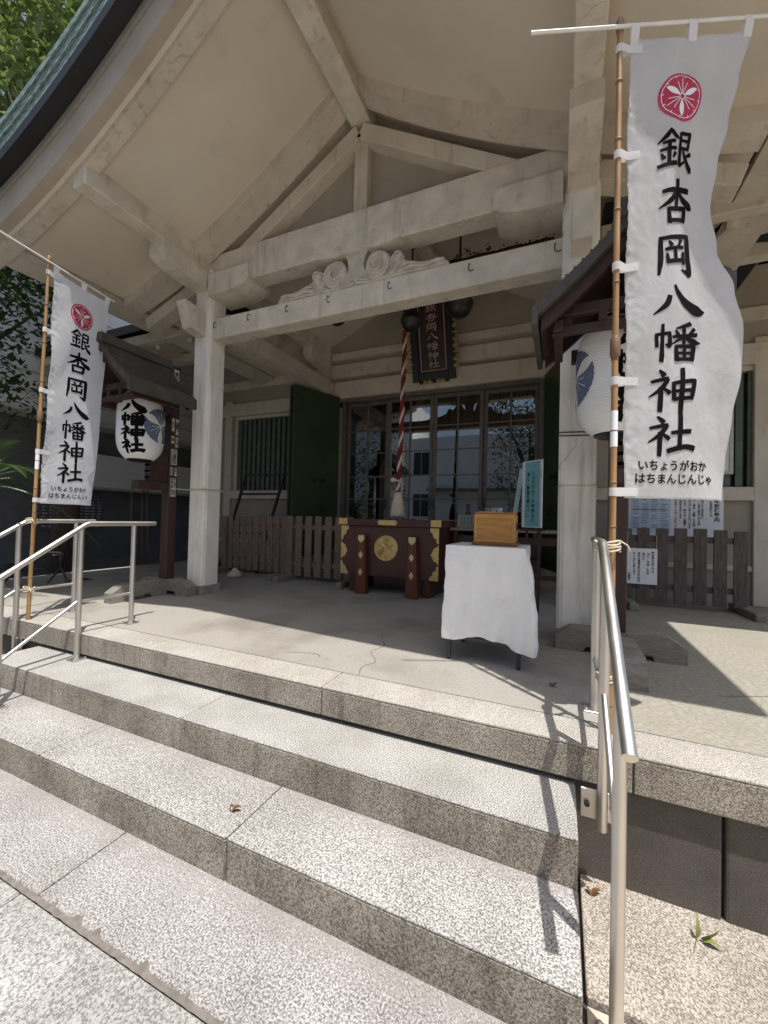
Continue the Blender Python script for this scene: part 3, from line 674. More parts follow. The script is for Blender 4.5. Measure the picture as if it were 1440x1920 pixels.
# glazed doors
bm = B(); box(bm, -3.97, -3.905, 6.93, 7.10, 0.30, 3.36); box(bm, -0.335, -0.27, 6.93, 7.10, 0.30, 3.36); box(bm, -3.904, -0.336, 6.90, 7.10, 3.30, 3.362); box(bm, -3.97, -0.27, 6.6, 7.10, 0.0, 0.45)
part('door_frame', bm, BROWNFRAME)
xs = [-3.90,-3.01,-2.12,-1.23,-0.34]
for k in range(4):
    yy = 6.985 if k in (1, 2) else 7.03
    a, b = xs[k] + 0.003, xs[k+1] - 0.003
    bm = B()
    for u0, u1 in ((a, a+0.062), (b-0.062, b)): box(bm, u0, u1, yy, yy+0.035, 0.46, 3.296, 0.003)
    box(bm, a+0.063, b-0.063, yy+0.001, yy+0.034, 3.235, 3.295); box(bm, a+0.063, b-0.063, yy+0.001, yy+0.034, 0.46, 0.62)
    mid = (a + b)/2; box(bm, mid-0.014, mid+0.014, yy+0.004, yy+0.030, 0.621, 3.234)
    for z in (1.01, 1.415, 1.845, 2.30, 2.735):
        box(bm, a+0.063, mid-0.015, yy+0.005, yy+0.029, z-0.012, z+0.012); box(bm, mid+0.015, b-0.063, yy+0.005, yy+0.029, z-0.012, z+0.012)
    d = part('glazed_door', bm, BROWNFRAME)
    bm = B(); box(bm, a+0.06, b-0.06, yy+0.014, yy+0.019, 0.62, 3.236); obj('pane', bm, GLASS, d)
    bm = B(); hx = b-0.04 if k < 2 else a+0.02; box(bm, hx, hx+0.02, yy-0.008, yy-0.001, 1.22, 1.42, 0.003); obj('pull_handle', bm, IRON, d)
# room behind the glass
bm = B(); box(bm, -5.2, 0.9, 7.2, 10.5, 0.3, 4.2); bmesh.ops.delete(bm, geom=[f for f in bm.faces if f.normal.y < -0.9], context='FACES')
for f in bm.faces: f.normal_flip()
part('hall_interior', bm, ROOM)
bm = B()
for k in range(16): box(bm, -3.85 + k*0.222, -3.85 + k*0.222 + 0.2, 7.095 + 0.01*(k % 2), 7.103 + 0.01*(k % 2), 2.66, 3.3)
part('bamboo_blind', bm, AMBER)
# green shutter leaves folded outwards, two layers each
for s in (-1, 1):
    hx = -4.0 if s < 0 else mir(-4.0)
    for lay, (ex, ey, dx) in enumerate(((-4.36,5.87,0.0), (-4.46,5.90,-0.09))):
        p0 = V((hx + (dx if s < 0 else -dx), 6.84, 0)); p1 = V((ex if s < 0 else mir(ex), ey, 0))
        bm = B(); bar(bm, p0 + V((0,0,1.86)), p1 + V((0,0,1.86)), 0.045, 3.06, bev=0.004); lf = part('shutter_leaf', bm, GREENPAINT)
        if lay == 0:
            d = (p1 - p0).normalized(); nrm = V((-d.y, d.x, 0)); nrm = nrm if nrm.x * (-s) > 0 else -nrm
            for al in (0.36, 0.55):
                bm = B(); c = p0 + d*((p1-p0).length*al) + V((0,0,1.72)) + nrm*0.03
                q = [c + d*0.05*math.cos(t*math.pi/8) + V((0,0,0.05*math.sin(t*math.pi/8))) for t in range(16)]
                va = [bm.verts.new(x) for x in q]; bm.faces.new(va); r_ = bmesh.ops.extrude_face_region(bm, geom=list(bm.faces)); bmesh.ops.translate(bm, verts=[v for v in r_['geom'] if isinstance(v, bmesh.types.BMVert)], vec=nrm*0.012); fixn(bm)
                obj('finger_pull', bm, IRON, lf)
            bm = B(); c = p0 + d*((p1-p0).length*0.36) + V((0,0,1.20)) + nrm*0.04
            tube(bm, [c + d*0.045*math.cos(t*math.pi/8) + V((0,0,0.06*math.sin(t*math.pi/8))) for t in range(17)], 0.008, 6, cap=False); obj('ring_pull', bm, IRON, lf)
# eaves and roof of the main hall, left and right of the porch
for x0, x1 in ((-9.6,-4.62), (0.38,5.4)):
    bm = B(); P = [(4.66,3.93),(4.66,4.0),(7.05,4.82),(7.05,4.70)]
    prism(bm, P, lambda y, z, t: V((t, y, z)), x0, x1); fixn(bm); part('eave_soffit', bm, SOFFIT)
    bm = B(); box(bm, x0-0.05, x1+0.05, 4.52, 4.65, 3.88, 4.04, 0.008); part('eave_fascia', bm, PAINT)
    n = int((x1-x0)/0.75)
    for k in range(n):
        X = x0 + 0.3 + 0.75*k; bm = B(); bar(bm, (X,4.66,3.875), (X,6.9,4.595), 0.09, 0.11); part('eave_rafter', bm, PAINT)
    bm = B(); bar(bm, ((x0+x1)/2-(x1-x0)/2,5.8,4.16), ((x0+x1)/2+(x1-x0)/2,5.8,4.16), 0.16, 0.16); part('eave_purlin', bm, PAINT)
bm = B()
for x0, x1 in ((-9.8,-4.6), (0.36,5.6)):
    prism(bm, [(4.44,4.06),(4.44,4.20),(7.63,5.7),(7.63,5.4)], lambda y, z, t: V((t, y, z)), x0, x1)
prism(bm, [(7.64,5.2),(7.64,5.9),(10.5,8.4),(13.6,5.2)], lambda y, z, t: V((t, y, z)), -9.8, 5.6); fixn(bm); part('main_roof', bm, COPPER_DK)
bm = B(); box(bm, -7.55, -7.35, 7.13, 13.5, -0.1, 5.2); box(bm, 3.15, 3.35, 7.13, 13.5, -0.1, 5.2); box(bm, -7.34, 3.14, 13.3, 13.5, -0.1, 5.2); part('rear_wall', bm, WALLP)

# ---------------------------------------------------------------- handrails
def handrail(t, X, y_end, y_bend, z_top, low, posts, mid_z, slope_mid=True):
    """posts: (y, z_bottom, z_top, plate); low: (y, z) of the lower rail end"""
    r = 0.0215
    bm = B(); tube(bm, [(X,y_end,z_top),(X,y_bend+0.02,z_top),(X,y_bend-0.01,z_top-0.012),(X,low[0],low[1])], r, 16); obj('top_rail', bm, STEEL, t, True, angle=40)
    for (y, z0, z1, plate) in posts:
        bm = B(); tube(bm, [(X,y,z0),(X,y,z1)], r, 16); p = obj('post', bm, STEEL, t, True, angle=40)
        if plate == 'foot':
            bm = B(); box(bm, X-0.055, X+0.055, y-0.055, y+0.055, z0, z0+0.008, 0.003); f = obj('foot_plate', bm, STEEL, p)
            for a in (-1,1):
                for b in (-1,1): lathe(bm := B(), [(0.0,0.0),(0.009,0.0),(0.009,0.008),(0.0,0.012)], (X+a*0.042,y+b*0.042,z0+0.008), 8); obj('bolt', bm, STEEL, p)
        elif plate == 'wall':
            bm = B(); box(bm, X-0.085, X+0.06, y+0.024, y+0.034, z0+0.02, z0+0.15, 0.003); obj('wall_bracket', bm, STEEL, p)
            for a in (-0.06, 0.042):
                bm = B(); tube(bm, [(X+a,y+0.022,z0+0.085),(X+a,y+0.010,z0+0.085)], 0.012, 6); obj('bolt', bm, IRON, p)
    ys = [p[0] for p in posts]
    bm = B(); tube(bm, [(X,ys[0]-0.02,mid_z),(X,ys[1]+0.02,mid_z)], 0.013, 12)
    sl = (z_top - low[1])/(y_bend - low[0]); y1 = ys[1]-0.015; y2 = ys[2]
    tube(bm, [(X,y1,mid_z),(X,y2,mid_z - sl*(y1 - y2))], 0.013, 12); obj('mid_rail', bm, STEEL, t, True, angle=40)

t = thing('handrail', (-3.67,2.1,-0.39), 'steel tube handrail on the steps, the nearer of the two beside the left banner', 'handrail', 'steel handrails by the steps')
handrail(t, -3.67, 2.76, 2.13, 0.93, (1.05,0.19), [(2.545,0.0,0.915,'foot'),(2.09,-0.2,0.91,'foot'),(1.57,-0.39,0.53,'foot')], 0.28)
t = thing('handrail', (-4.62,2.1,-0.3), 'steel tube handrail with the left bamboo banner pole tied to it', 'handrail', 'steel handrails by the steps')
handrail(t, -4.62, 2.76, 2.15, 0.93, (1.05,0.19), [(2.58,0.0,0.915,'foot'),(2.095,-0.31,0.91,'wall'),(1.45,-0.66,0.44,'foot')], 0.28)
t = thing('handrail', (0.19,2.1,-0.62), 'worn steel tube handrail in the right foreground with the tall banner pole tied to it', 'handrail', 'steel handrails by the steps')
handrail(t, 0.19, 2.72, 2.20, 0.94, (1.335,0.375), [(2.56,0.0,0.925,'foot'),(2.045,-0.31,0.835,'wall'),(1.525,-0.645,0.485,'foot')], 0.28)

# ---------------------------------------------------------------- banners
CH = '銀杏岡八幡神社'
def banner(base, d, lean, label, shape, H0, H1, W, bar0, bar1, zbar, ztop, bartilt, cells, crest_y, kana):
    """d: horizontal direction the cloth runs from its pole; shape(u, v) -> (along, out) offsets"""
    d = V((*d, 0)).normalized(); nrm = V((d.y, -d.x, 0))       # towards the street
    b = V(base)
    t = thing('banner', base, label, 'banner', 'shrine banners on bamboo poles')
    axis = lambda z: b + V((lean[0], lean[1], 0))*z + V((0,0,z))
    L = ztop
    bm = B(); pts = []; rr = []
    n = 60
    joints = [0.14,0.40,0.72,1.02,1.24,1.5,1.86,2.25,2.62,2.98,3.28]
    for i in range(n+1):
        z = L*i/n; pts.append(axis(z)); r = 0.0165 - 0.0035*i/n; rr.append(r)
    tube(bm, pts, rr, 12)
    pole = obj('bamboo_pole', bm, BAMBOO, t, True, angle=50)
    mn = M('bamboo_node', (0.20,0.115,0.055), rough=0.6)
    for j in joints:
        if j < L - 0.05: bm = B(); tube(bm, [axis(j-0.006), axis(j), axis(j+0.006)], [0.0158, 0.0178, 0.0158], 12); obj('node_ring', bm, mn, pole, True)
    bm = B(); tube(bm, [axis(1.87), axis(1.885), axis(1.96), axis(1.975)], [0.019,0.024,0.023,0.018], 14); obj('pole_joint', bm, M('brown_sleeve', (0.22,0.12,0.065), rough=0.5), pole, True, angle=40)
    bm = B(); tube(bm, [axis(L-0.03), axis(L+0.002), axis(L+0.025), axis(L+0.04)], [0.017,0.020,0.019,0.012], 12); obj('pole_cap', bm, M('pole_cap_brown', (0.24,0.15,0.09), rough=0.5), pole, True, angle=40)
    bm = B(); a = axis(1.50); box(bm, -0.0005, 0.0005, 0, 1, 0, 1) if False else tube(bm, [axis(1.42), axis(1.60)], 0.0166, 12); obj('white_tape', bm, WHITEDYE, pole, True, angle=40)
    c0 = axis(zbar); e0 = c0 + d*bar0 + V((0,0,bartilt*bar0)) + nrm*0.02; e1 = c0 + d*bar1 + V((0,0,bartilt*bar1)) + nrm*0.02
    bm = B(); tube(bm, [e0, e1], 0.0085, 10); obj('cross_bar', bm, WHITEPOLE, t, True, angle=40)
    def S(x, z, off=0.0):
        """x metres from the pole edge of the cloth, z height -> point on the cloth"""
        u = x/W; v = (H1 - z)/(H1 - H0)
        al, ou = shape(max(0.0, min(1.0, u)), max(0.0, min(1.0, v))); al += min(0.0, u)*W + max(0.0, u-1)*W
        p = axis(z)*1.0
        fold = 0.010*math.sin((u*0.9 + v*2.6)*8.0)*math.exp(-u*2.6)*min(1, v*9) + 0.007*math.sin(u*10 - v*11)*u*min(1, v*5)
        wr = fold + 0.006*noise.noise(V((x*9, z*5, 3.1))) + 0.0018*noise.noise(V((x*48, z*30, 7.7)))
        edge = max(0.0, 1 - u*7)
        wr += edge*0.010*noise.noise(V((x*30, z*34, 1.2)))
        return p + d*al + nrm*(ou + wr) + V((0,0,0))
    def Sn(x, z, off):
        p = S(x, z); e = 0.004
        n = (S(x+e, z) - S(x-e, z)).cross(S(x, z+e) - S(x, z-e)).normalized()
        if n.dot(nrm) < 0: n = -n
        return p + n*off
    bm = B(); nu, nv = 56, 190; G = []
    for j in range(nv+1):
        v = j/nv; row = []
        for i in range(nu+1):
            u = i/nu; zb = H1 - (H1 - H0)*v
            sag = -0.03*math.sin(math.pi*u)*max(0, 1 - v*8) if True else 0
            row.append(bm.verts.new(S(u*W, zb) + V((0,0,bartilt*u*W*max(0,1-v*1.2) + sag*0.6))))
        G.append(row)
    for j in range(nv):
        for i in range(nu): bm.faces.new((G[j][i], G[j+1][i], G[j+1][i+1], G[j][i+1]))
    bmesh.ops.solidify(bm, geom=list(bm.faces), thickness=0.0012)
    cl = obj('banner_cloth', bm, BANNER, t, True)
    def fn(x, z, off):
        v = (H1 - z)/(H1 - H0); u = x/W
        return Sn(x, z, off) + V((0,0,bartilt*u*W*max(0,1-v*1.2) - 0.018*math.sin(math.pi*u)*max(0,1-v*8)))
    # loops of cloth round bar and pole
    for i, x in enumerate((0.02, W*0.5, W-0.025)):
        bm = B(); p = fn(x, H1-0.03, 0.004); q = c0 + d*(x+0.045) + V((0,0,bartilt*(x+0.045))) + nrm*0.031; k = c0 + d*(x+0.045) + V((0,0,bartilt*(x+0.045)+0.011)) + nrm*0.018; kk = c0 + d*(x+0.045) + V((0,0,bartilt*(x+0.045))) + nrm*0.006; pb = fn(x, H1-0.03, -0.004)
        ws = d*0.021; prev = None
        for c in (p, q, k, kk, pb):
            cur = (bm.verts.new(c - ws), bm.verts.new(c + ws))
            if prev: bm.faces.new((prev[0], prev[1], cur[1], cur[0]))
            prev = cur
        obj('bar_loop', bm, BANNER, cl)
    for z in (H1-0.055, H1-0.60, H1-1.17, H1-1.75, H0+0.03):
        bm = B(); a = axis(z); prev = None; ws = V((0,0,0.021)); r = 0.019
        p = fn(0.06, z, 0.004); q = fn(0.0, z, 0.006)
        path = [p, q] + [a + d*r*math.cos(an) + nrm*r*math.sin(an) for an in (math.radians(x) for x in (60,100,140,180,220,260,300))] + [fn(0.0, z, -0.005)]
        for c in path:
            cur = (bm.verts.new(c - ws), bm.verts.new(c + ws))
            if prev: bm.faces.new((prev[0], prev[1], cur[1], cur[0]))
            prev = cur
        obj('pole_loop', bm, BANNER, cl, True)
    # crest and lettering
    cx = W*0.5
    bm = B(); disc(bm, fn, cells[0], crest_y, 0.127, 0.0022, None, 10, 64); cr_ = obj('crest', bm, CRIMSON, cl, True)
    bm = B(); crest_lines(bm, fn, cells[0], crest_y, 0.127, 0.0034); obj('crest_drawing', bm, WHITEDYE, cl)
    bm = B()
    for ch, (x, z, sx, sy) in zip(CH, cells[1]): brush(bm, ch, fn, x - sx*0.58, z + sy*0.0, sx*1.16, sy*0.97, 1.5, 0.0024, 6)
    obj('brush_lettering', bm, INK, cl)
    bm = B()
    for s, x, z, sz in kana: text_on(bm, s, sz*0.9, fn, x, z, 0.0026, bold=0.0012)
    obj('kana_lettering', bm, INK, cl)
    # cord lashings
    return t, axis
def cells_from(z0, pitch, w, h, x):
    return (x, [(x - 0.008*i, z0 - pitch*i, w, h) for i in range(7)])

def shape_r(u, v):
    W = 0.62
    k = [1.0, 0.93, 0.87, 0.80, 0.755, 0.80, 0.90, 0.945, 0.93, 0.88, 0.85, 0.845]
    f = v*(len(k)-1); i = min(int(f), len(k)-2); e = f - i; e = e*e*(3-2*e); wv = k[i]*(1-e) + k[i+1]*e
    al = 0.05 + u*W*(1 - (1-wv)*u**0.8)
    ou = 0.035*math.sin(u*math.pi)*(0.4+v) - 0.16*(1-wv)*u*u*1.8 + 0.025*math.sin(u*5.5 + v*3.2)*min(1, v*3)*u + 0.03*math.exp(-((u-0.32-0.12*v)/0.09)**2)*max(0, 0.65-v)*min(1, v*6)
    return al, ou
banner((0.24,2.30,0.0), (0.916,0.40), (0.0,0.0), 'large white banner in the right foreground with crimson crest and black brush lettering', shape_r, 1.165, 3.50, 0.62, -0.46, 0.80, 3.545, 3.57, 0.10,
       (0.27, [(0.255,2.80,0.20,0.205),(0.275,2.535,0.20,0.22),(0.255,2.275,0.19,0.21),(0.25,2.06,0.22,0.17),(0.245,1.845,0.205,0.19),(0.235,1.605,0.205,0.205),(0.228,1.385,0.205,0.195)]), 3.17,
       (('いちょうがおか', 0.25, 1.325, 0.062), ('はちまんじんじゃ', 0.265, 1.26, 0.062)))
def shape_l(u, v):
    W = 0.60
    al = 0.05 + u*W*(1 - 0.06*v*u)
    ou = 0.03*math.sin(u*math.pi)*(0.3+v) + 0.018*math.sin(u*6 + v*4)*min(1, v*3) - 0.03*u*v
    return al, ou
banner((-4.575,2.17,0.0), (-0.20,0.98), (0.032,0.0), 'white banner at the left end of the steps, half in the shade of the eave', shape_l, 1.10, 3.34, 0.60, -0.50, 0.70, 3.375, 3.40, 0.0,
       (0.30, [(0.30,2.69,0.215,0.20),(0.295,2.445,0.215,0.215),(0.295,2.19,0.205,0.205),(0.29,1.985,0.22,0.165),(0.28,1.765,0.21,0.19),(0.27,1.545,0.21,0.20),(0.26,1.325,0.21,0.195)]), 3.03,
       (('いちょうがおか', 0.275, 1.25, 0.060), ('はちまんじんじゃ', 0.285, 1.18, 0.060)))
# cords that lash the poles to the rails
def lashing(p, r, loops, spread, label):
    bm = B(); q = []
    for i in range(loops*14):
        an = 2*math.pi*i/14; q.append(V(p) + V((r[0]*math.cos(an), r[1]*math.sin(an), spread*(i/(loops*14) - 0.5) + 0.006*math.sin(an*2.3))))
    tube(bm, q, 0.0045, 6); tube(bm, [q[-1], q[-1] + V((0.03,-0.01,-0.02)), q[-1] + V((0.045,0.0,-0.05))], 0.004, 6)
    tag(obj('lashing_cord', bm, CORD, None, True), label, 'cord', 'cords tying the banner poles')
lashing((0.216,2.27,0.925), (0.056,0.062), 5, 0.05, 'cream cord tying the right banner pole to the top of the handrail')
lashing((0.222,2.31,0.27), (0.045,0.03), 4, 0.04, 'cream cord binding the foot of the right banner pole')
lashing((-4.60,2.18,0.93), (0.05,0.045), 5, 0.05, 'cream cord tying the left banner pole to the top rail')
lashing((-4.60,2.18,0.285), (0.05,0.04), 4, 0.045, 'cream cord tying the left banner pole to the middle rail')

# ---------------------------------------------------------------- lantern stands and paper lanterns
def lantern_stand(X, side, label):
    """side: +1 if the sleeper's short arm lies towards +X"""
    t = thing('lantern_stand', (X,3.72,0.0), label, 'lantern stand', 'roofed lantern stands')
    # crossed sleepers with chamfered ends and cut-out undersides
    def sleeper(p0, p1, w, h):
        p0 = V(p0); p1 = V(p1); L = (p1-p0).length; d = (p1-p0).normalized(); s = V((-d.y, d.x, 0))
        P = [(0,0.05),(L,0.05),(L,h*0.60),(L-0.11,h),(0.11,h),(0,h*0.60)]
        bm = B(); prism(bm, P, lambda a, z, q: p0 + d*a + s*q + V((0,0,z)), -w/2, w/2); fixn(bm)
        for a0, a1 in ((0,0.2),(L-0.2,L)): prism(bm, [(a0,0),(a1,0),(a1 + (0.03 if a0 == 0 else 0),0.0499),(a0 - (0.03 if a0 else 0),0.0499)], lambda a, z, q: p0 + d*a + s*q + V((0,0,z)), -w/2, w/2)
        fixn(bm)
        obj('sleeper', bm, GREYWOOD, t)
    sleeper((X-0.44,3.72,0.0), (X+0.46,3.72,0.0), 0.135, 0.19)
    sleeper((X+0.03,2.96,0.0), (X+0.03,3.652,0.0), 0.135, 0.186); sleeper((X+0.03,3.788,0.0), (X+0.03,4.48,0.0), 0.135, 0.186)
    bm = B(); bm_ = box(bm, X-0.065, X+0.065, 3.655, 3.785, 0.19, 2.96, 0.008); obj('stand_post', bm, STANDWOOD, t)
    bm = B(); box(bm, X-0.055, X+0.055, 2.98, 3.65, 2.30, 2.39, 0.006); obj('lantern_arm', bm, STANDWOOD, t)
    bm = B(); box(bm, X-0.06, X+0.06, 3.25, 3.65, 1.33, 1.43, 0.006); obj('lower_arm', bm, STANDWOOD, t)
    bm = B(); box(bm, X-0.045, X+0.045, 3.40, 3.65, 1.44, 1.84, 0.004)
    for k in range(5): box(bm, X-0.052, X+0.052, 3.40, 3.648, 1.47 + 0.075*k, 1.495 + 0.075*k)
    obj('stand_panel', bm, STANDWOOD, t)
    bm = B(); box(bm, X-0.36, X+0.36, 3.40, 3.46, 2.27, 2.37, 0.004); obj('cross_rail', bm, STANDWOOD, t)
    # little curved roof, ridge running front to back
    X = X + (0.12 if X < XC else -0.09); hw = 0.50; y0, y1 = 2.72, 3.54
    def zc(a): return 2.80 - 1.10*abs(a) + 0.40*abs(a)**2
    def curved(lo, hi, ya, yb, w0, m, name, par=None):
        bm = B(); n = 20; S = []
        xs = [-w0 + 2*w0*i/n for i in range(n+1)]
        for y in (ya, yb): S.append(([bm.verts.new((X+a, y, zc(a)+lo)) for a in xs], [bm.verts.new((X+a, y, zc(a)+hi)) for a in xs]))
        (a, b), (c, d) = S
        for i in range(n):
            bm.faces.new((a[i], a[i+1], b[i+1], b[i])); bm.faces.new((c[i+1], c[i], d[i], d[i+1])); bm.faces.new((a[i+1], a[i], c[i], c[i+1])); bm.faces.new((b[i], b[i+1], d[i+1], d[i]))
        bm.faces.new((a[0], b[0], d[0], c[0])); bm.faces.new((a[n], c[n], d[n], b[n])); fixn(bm)
        return obj(name, bm, m, par or t, True, angle=35)
    r = curved(0.0, 0.085, y0, y1, hw, STANDROOF, 'stand_roof')
    bm = B()
    for k in range(1, 11):                      # standing seams parallel to the ridge
        for s in (-1, 1):
            a = s*hw*k/11.0; box(bm, X+a-0.006, X+a+0.006, y0+0.002, y1-0.002, zc(a)+0.084, zc(a)+0.097)
    obj('roof_seam', bm, STANDROOF, r)
    bm = B(); box(bm, X-0.055, X+0.055, y0-0.03, y1+0.03, zc(0)+0.06, zc(0)+0.17, 0.012); obj('stand_ridge', bm, STANDROOF, r)
    for s in (-1, 1):
        bm = B(); box(bm, X+s*hw-0.02, X+s*hw+0.02, y0-0.01, y1+0.01, zc(hw)-0.05, zc(hw)+0.07, 0.004); obj('eave_edge', bm, STANDROOF, r)
    curved(-0.10, -0.002, y0+0.05, y0+0.09, hw-0.04, STANDWOOD, 'verge_board'); curved(-0.10, -0.002, y1-0.09, y1-0.05, hw-0.04, STANDWOOD, 'verge_board')
    curved(-0.045, -0.003, y0+0.10, y1-0.10, hw-0.03, STANDWOOD, 'roof_boarding')
    bm = B(); box(bm, X-hw+0.08, X+hw-0.08, y0+0.16, y0+0.21, 2.40, 2.47, 0.004); box(bm, X-hw+0.10, X+hw-0.10, y0+0.16, y0+0.21, 2.28, 2.335, 0.004)
    for a in (-0.30, -0.1, 0.1, 0.30): box(bm, X+a-0.025, X+a+0.025, y0+0.165, y0+0.205, 2.336, 2.399)
    obj('lattice_frieze', bm, STANDWOOD, t)
    for s in (-1, 1):
        bm = B(); box(bm, X+s*(hw-0.14)-0.03, X+s*(hw-0.14)+0.03, y0+0.12, y1-0.12, 2.29, 2.36, 0.004); obj('stand_beam', bm, STANDWOOD, t)
    return t
def lantern(X, Y, az_text, az_crest, label):
    """paper barrel lantern; azimuths in degrees, direction the marks face"""
    t = thing('paper_lantern', (X,Y,1.66), label, 'lantern', 'white paper lanterns under small roofs')
    H = 0.80; R = 0.252; z0 = 1.675
    def rad(z):
        q = (z - z0)/H; q = min(max(q, 0), 1); e = abs(2*q - 1)
        return R*(1 - 0.42*e**4.5) if e < 0.999 else R*0.58
    bm = B(); prof = []
    n = 130
    for i in range(n+1):
        z = z0 + H*i/n; prof.append((rad(z) + 0.0028*math.sin(i*math.pi*2/3.25), z - 1.66))
    prof = [(0.0, prof[0][1])] + prof + [(0.0, prof[-1][1])]
    lathe(bm, prof, (X,Y,1.66), 64); obj('paper_body', bm, PAPER, t, True)
    bm = B(); lathe(bm, [(0,0),(0.13,0),(0.145,0.012),(0.145,0.035),(0.0,0.035)], (X,Y,z0+H-0.012), 32); obj('end_hoop', bm, BLACKWOOD, t, True, angle=40)
    bm = B(); lathe(bm, [(0,0),(0.11,0),(0.135,0.012),(0.135,0.03),(0,0.03)], (X,Y,z0-0.022), 32); obj('end_hoop', bm, BLACKWOOD, t, True, angle=40)
    bm = B(); tube(bm, [(X-0.10,Y,z0+H+0.02),(X-0.09,Y,z0+H+0.07),(X,Y,z0+H+0.085),(X+0.09,Y,z0+H+0.07),(X+0.10,Y,z0+H+0.02)], 0.006, 6); tube(bm, [(X,Y,z0+H+0.08),(X,Y,2.40)], 0.006, 6); obj('hanger', bm, IRON, t)
    def wrap(az):
        a0 = math.radians(az)
        def fn(x, z, off):
            r = rad(z) + 0.0025 + off; a = a0 + x/R
            return V((X + r*math.cos(a), Y + r*math.sin(a), z))
        return fn
    bm = B(); fn = wrap(az_text)
    for i, ch in enumerate('八幡神社'): brush(bm, ch, fn, -0.128, z0 + 0.515 - 0.152*i, 0.256, 0.146, 2.35, 0.001, 6)
    for i, ch in enumerate('杏岡'): brush(bm, ch, fn, -0.15 + 0.16*i, z0 + 0.685, 0.14, 0.085, 2.0, 0.001, 5)
    obj('lantern_lettering', bm, INK, t)
    bm = B(); fn = wrap(az_crest); R2 = 0.20; cz = z0 + 0.40
    for k in range(3):
        a = math.radians(90 + 120*k); c = bm.verts.new(fn(0.0 + 0.012*math.cos(a), cz + 0.012*math.sin(a), 0.0015)); prev = None
        for j in range(1, 7):
            ring = []
            for i in range(33):
                q = i/32*2 - 1; sp = math.radians(58 - 17*math.sin(math.pi*min(1, j/6.6))**0.9) ; b = a + q*sp
                r = R2*j/6*((1 + 0.035*abs(math.sin(q*15))) if j == 6 else 1); ring.append(bm.verts.new(fn(r*math.cos(b), cz + r*math.sin(b), 0.0015)))
            for i in range(32):
                if prev is None: bm.faces.new((c, ring[i], ring[i+1]))
                else: bm.faces.new((prev[i], ring[i], ring[i+1], prev[i+1]))
            prev = ring
    obj('ginkgo_crest', bm, INDIGO, t, True)
    bm = B(); crest_lines(bm, fn, 0.0, cz, R2, 0.0032, ring=False, vein=0.022); disc(bm, fn, 0, cz, 0.016, 0.005); obj('crest_drawing', bm, PAPER, t)
    return t
SL = lantern_stand(-4.70, 1, 'dark red wooden lantern stand with copper roof and stickers beside the left pillar')
SR = lantern_stand(0.42, -1, 'dark red wooden lantern stand with copper roof, behind the tall right banner')
# votive name stickers on the left stand's post and roof
def sticker(x, y0, y1, z0, z1, s, par, cols=1):
    fn = plane_fn((x,(y0+y1)/2,(z0+z1)/2), (0,1,0), (0,0,1))
    bm = B(); box(bm, x-0.003, x, y0, y1, z0, z1); o = obj('name_sticker', bm, STICKER, par)
    bm = B(); w = (y1-y0); h = (z1-z0)
    text_on(bm, s, min(w*0.86, h/len(s)*0.95), fn, 0, 0, 0.001, True, 0.0015, 0.92)
    f2 = 0.006
    for a, b, c, d in ((y0,y1,z1-f2,z1),(y0,y1,z0,z0+f2),(y0,y0+f2,z0+f2,z1-f2),(y1-f2,y1,z0+f2,z1-f2)):
        vs = [bm.verts.new((x+0.001, yy, zz)) for yy, zz in ((a,c),(b,c),(b,d),(a,d))]; bm.faces.new(vs)
    obj('sticker_lettering', bm, INK, o)
PX = -4.70 + 0.0685
for (a, b, z0, z1, s) in ((3.675,3.76,2.72,2.92,'圭三'),(3.665,3.715,2.10,2.28,'大工'),(3.725,3.775,2.06,2.28,'浅草橋'),(3.665,3.715,1.94,2.05,'吉'),(3.722,3.775,1.90,2.04,'八木'),(3.672,3.765,1.665,1.88,'の源田'),(3.665,3.712,1.53,1.64,'小川'),(3.722,3.772,1.52,1.64,'正一'),(3.672,3.762,1.25,1.50,'石村京')): sticker(PX, a, b, z0, z1, s, SL)
lantern(-4.66, 3.27, -56, 18, 'white paper lantern hanging beside the left pillar with fat black lettering')
lantern(0.345, 3.28, -72, 188, 'white paper lantern half hidden behind the bamboo pole of the right banner')
bm = B(); tube(bm, [(-4.64,3.69,1.36),(-4.53,3.84,1.355)], 0.006, 6); tube(bm, [(-4.53,3.84,1.355),(-4.21,3.84,1.352),(-4.208,4.16,1.352)], 0.006, 6); tag(obj('white_cord', bm, CORD), 'white cord stretched from the left lantern stand round the left pillar', 'cord')
bm = B()
for z in (1.80, 1.83): tube(bm, [(-0.027,4.155,z),(-0.027,3.842,z),(0.30,3.842,z-0.012),(0.40,3.66,z-0.015)], 0.005, 6)
tag(obj('black_wire', bm, IRON), 'pair of black wires tied round the right pillar by the lantern', 'wire')

# ---------------------------------------------------------------- offering box
t = thing('offering_box', (-2.15,5.4,0.0), 'dark red lacquered offering box with gilt corner fittings and round gold crest', 'offering box')
X0, X1, Y0, Y1 = -2.87, -1.43, 5.08, 5.78
bm = B(); box(bm, X0, X1, Y0, Y1, 0.24, 0.93, 0.006); obj('box_body', bm, LACQ, t)
bm = B(); box(bm, X0-0.03, X1+0.03, Y0-0.03, Y0+0.06, 0.932, 1.03, 0.005); box(bm, X0-0.03, X1+0.03, Y1-0.06, Y1+0.03, 0.932, 1.03, 0.005); box(bm, X0-0.03, X0+0.06, Y0+0.061, Y1-0.061, 0.932, 1.028); box(bm, X1-0.06, X1+0.03, Y0+0.061, Y1-0.061, 0.932, 1.028); obj('box_rim', bm, LACQ, t)
for k in range(9):
    bm = B(); X = X0 + 0.12 + k*0.15; prism(bm, [(-0.03,0.94),(0.03,0.94),(0.0,1.0)], lambda a, z, q: V((X+a, q, z)), Y0+0.06, Y1-0.06); fixn(bm); obj('grille_bar', bm, LACQ, t)
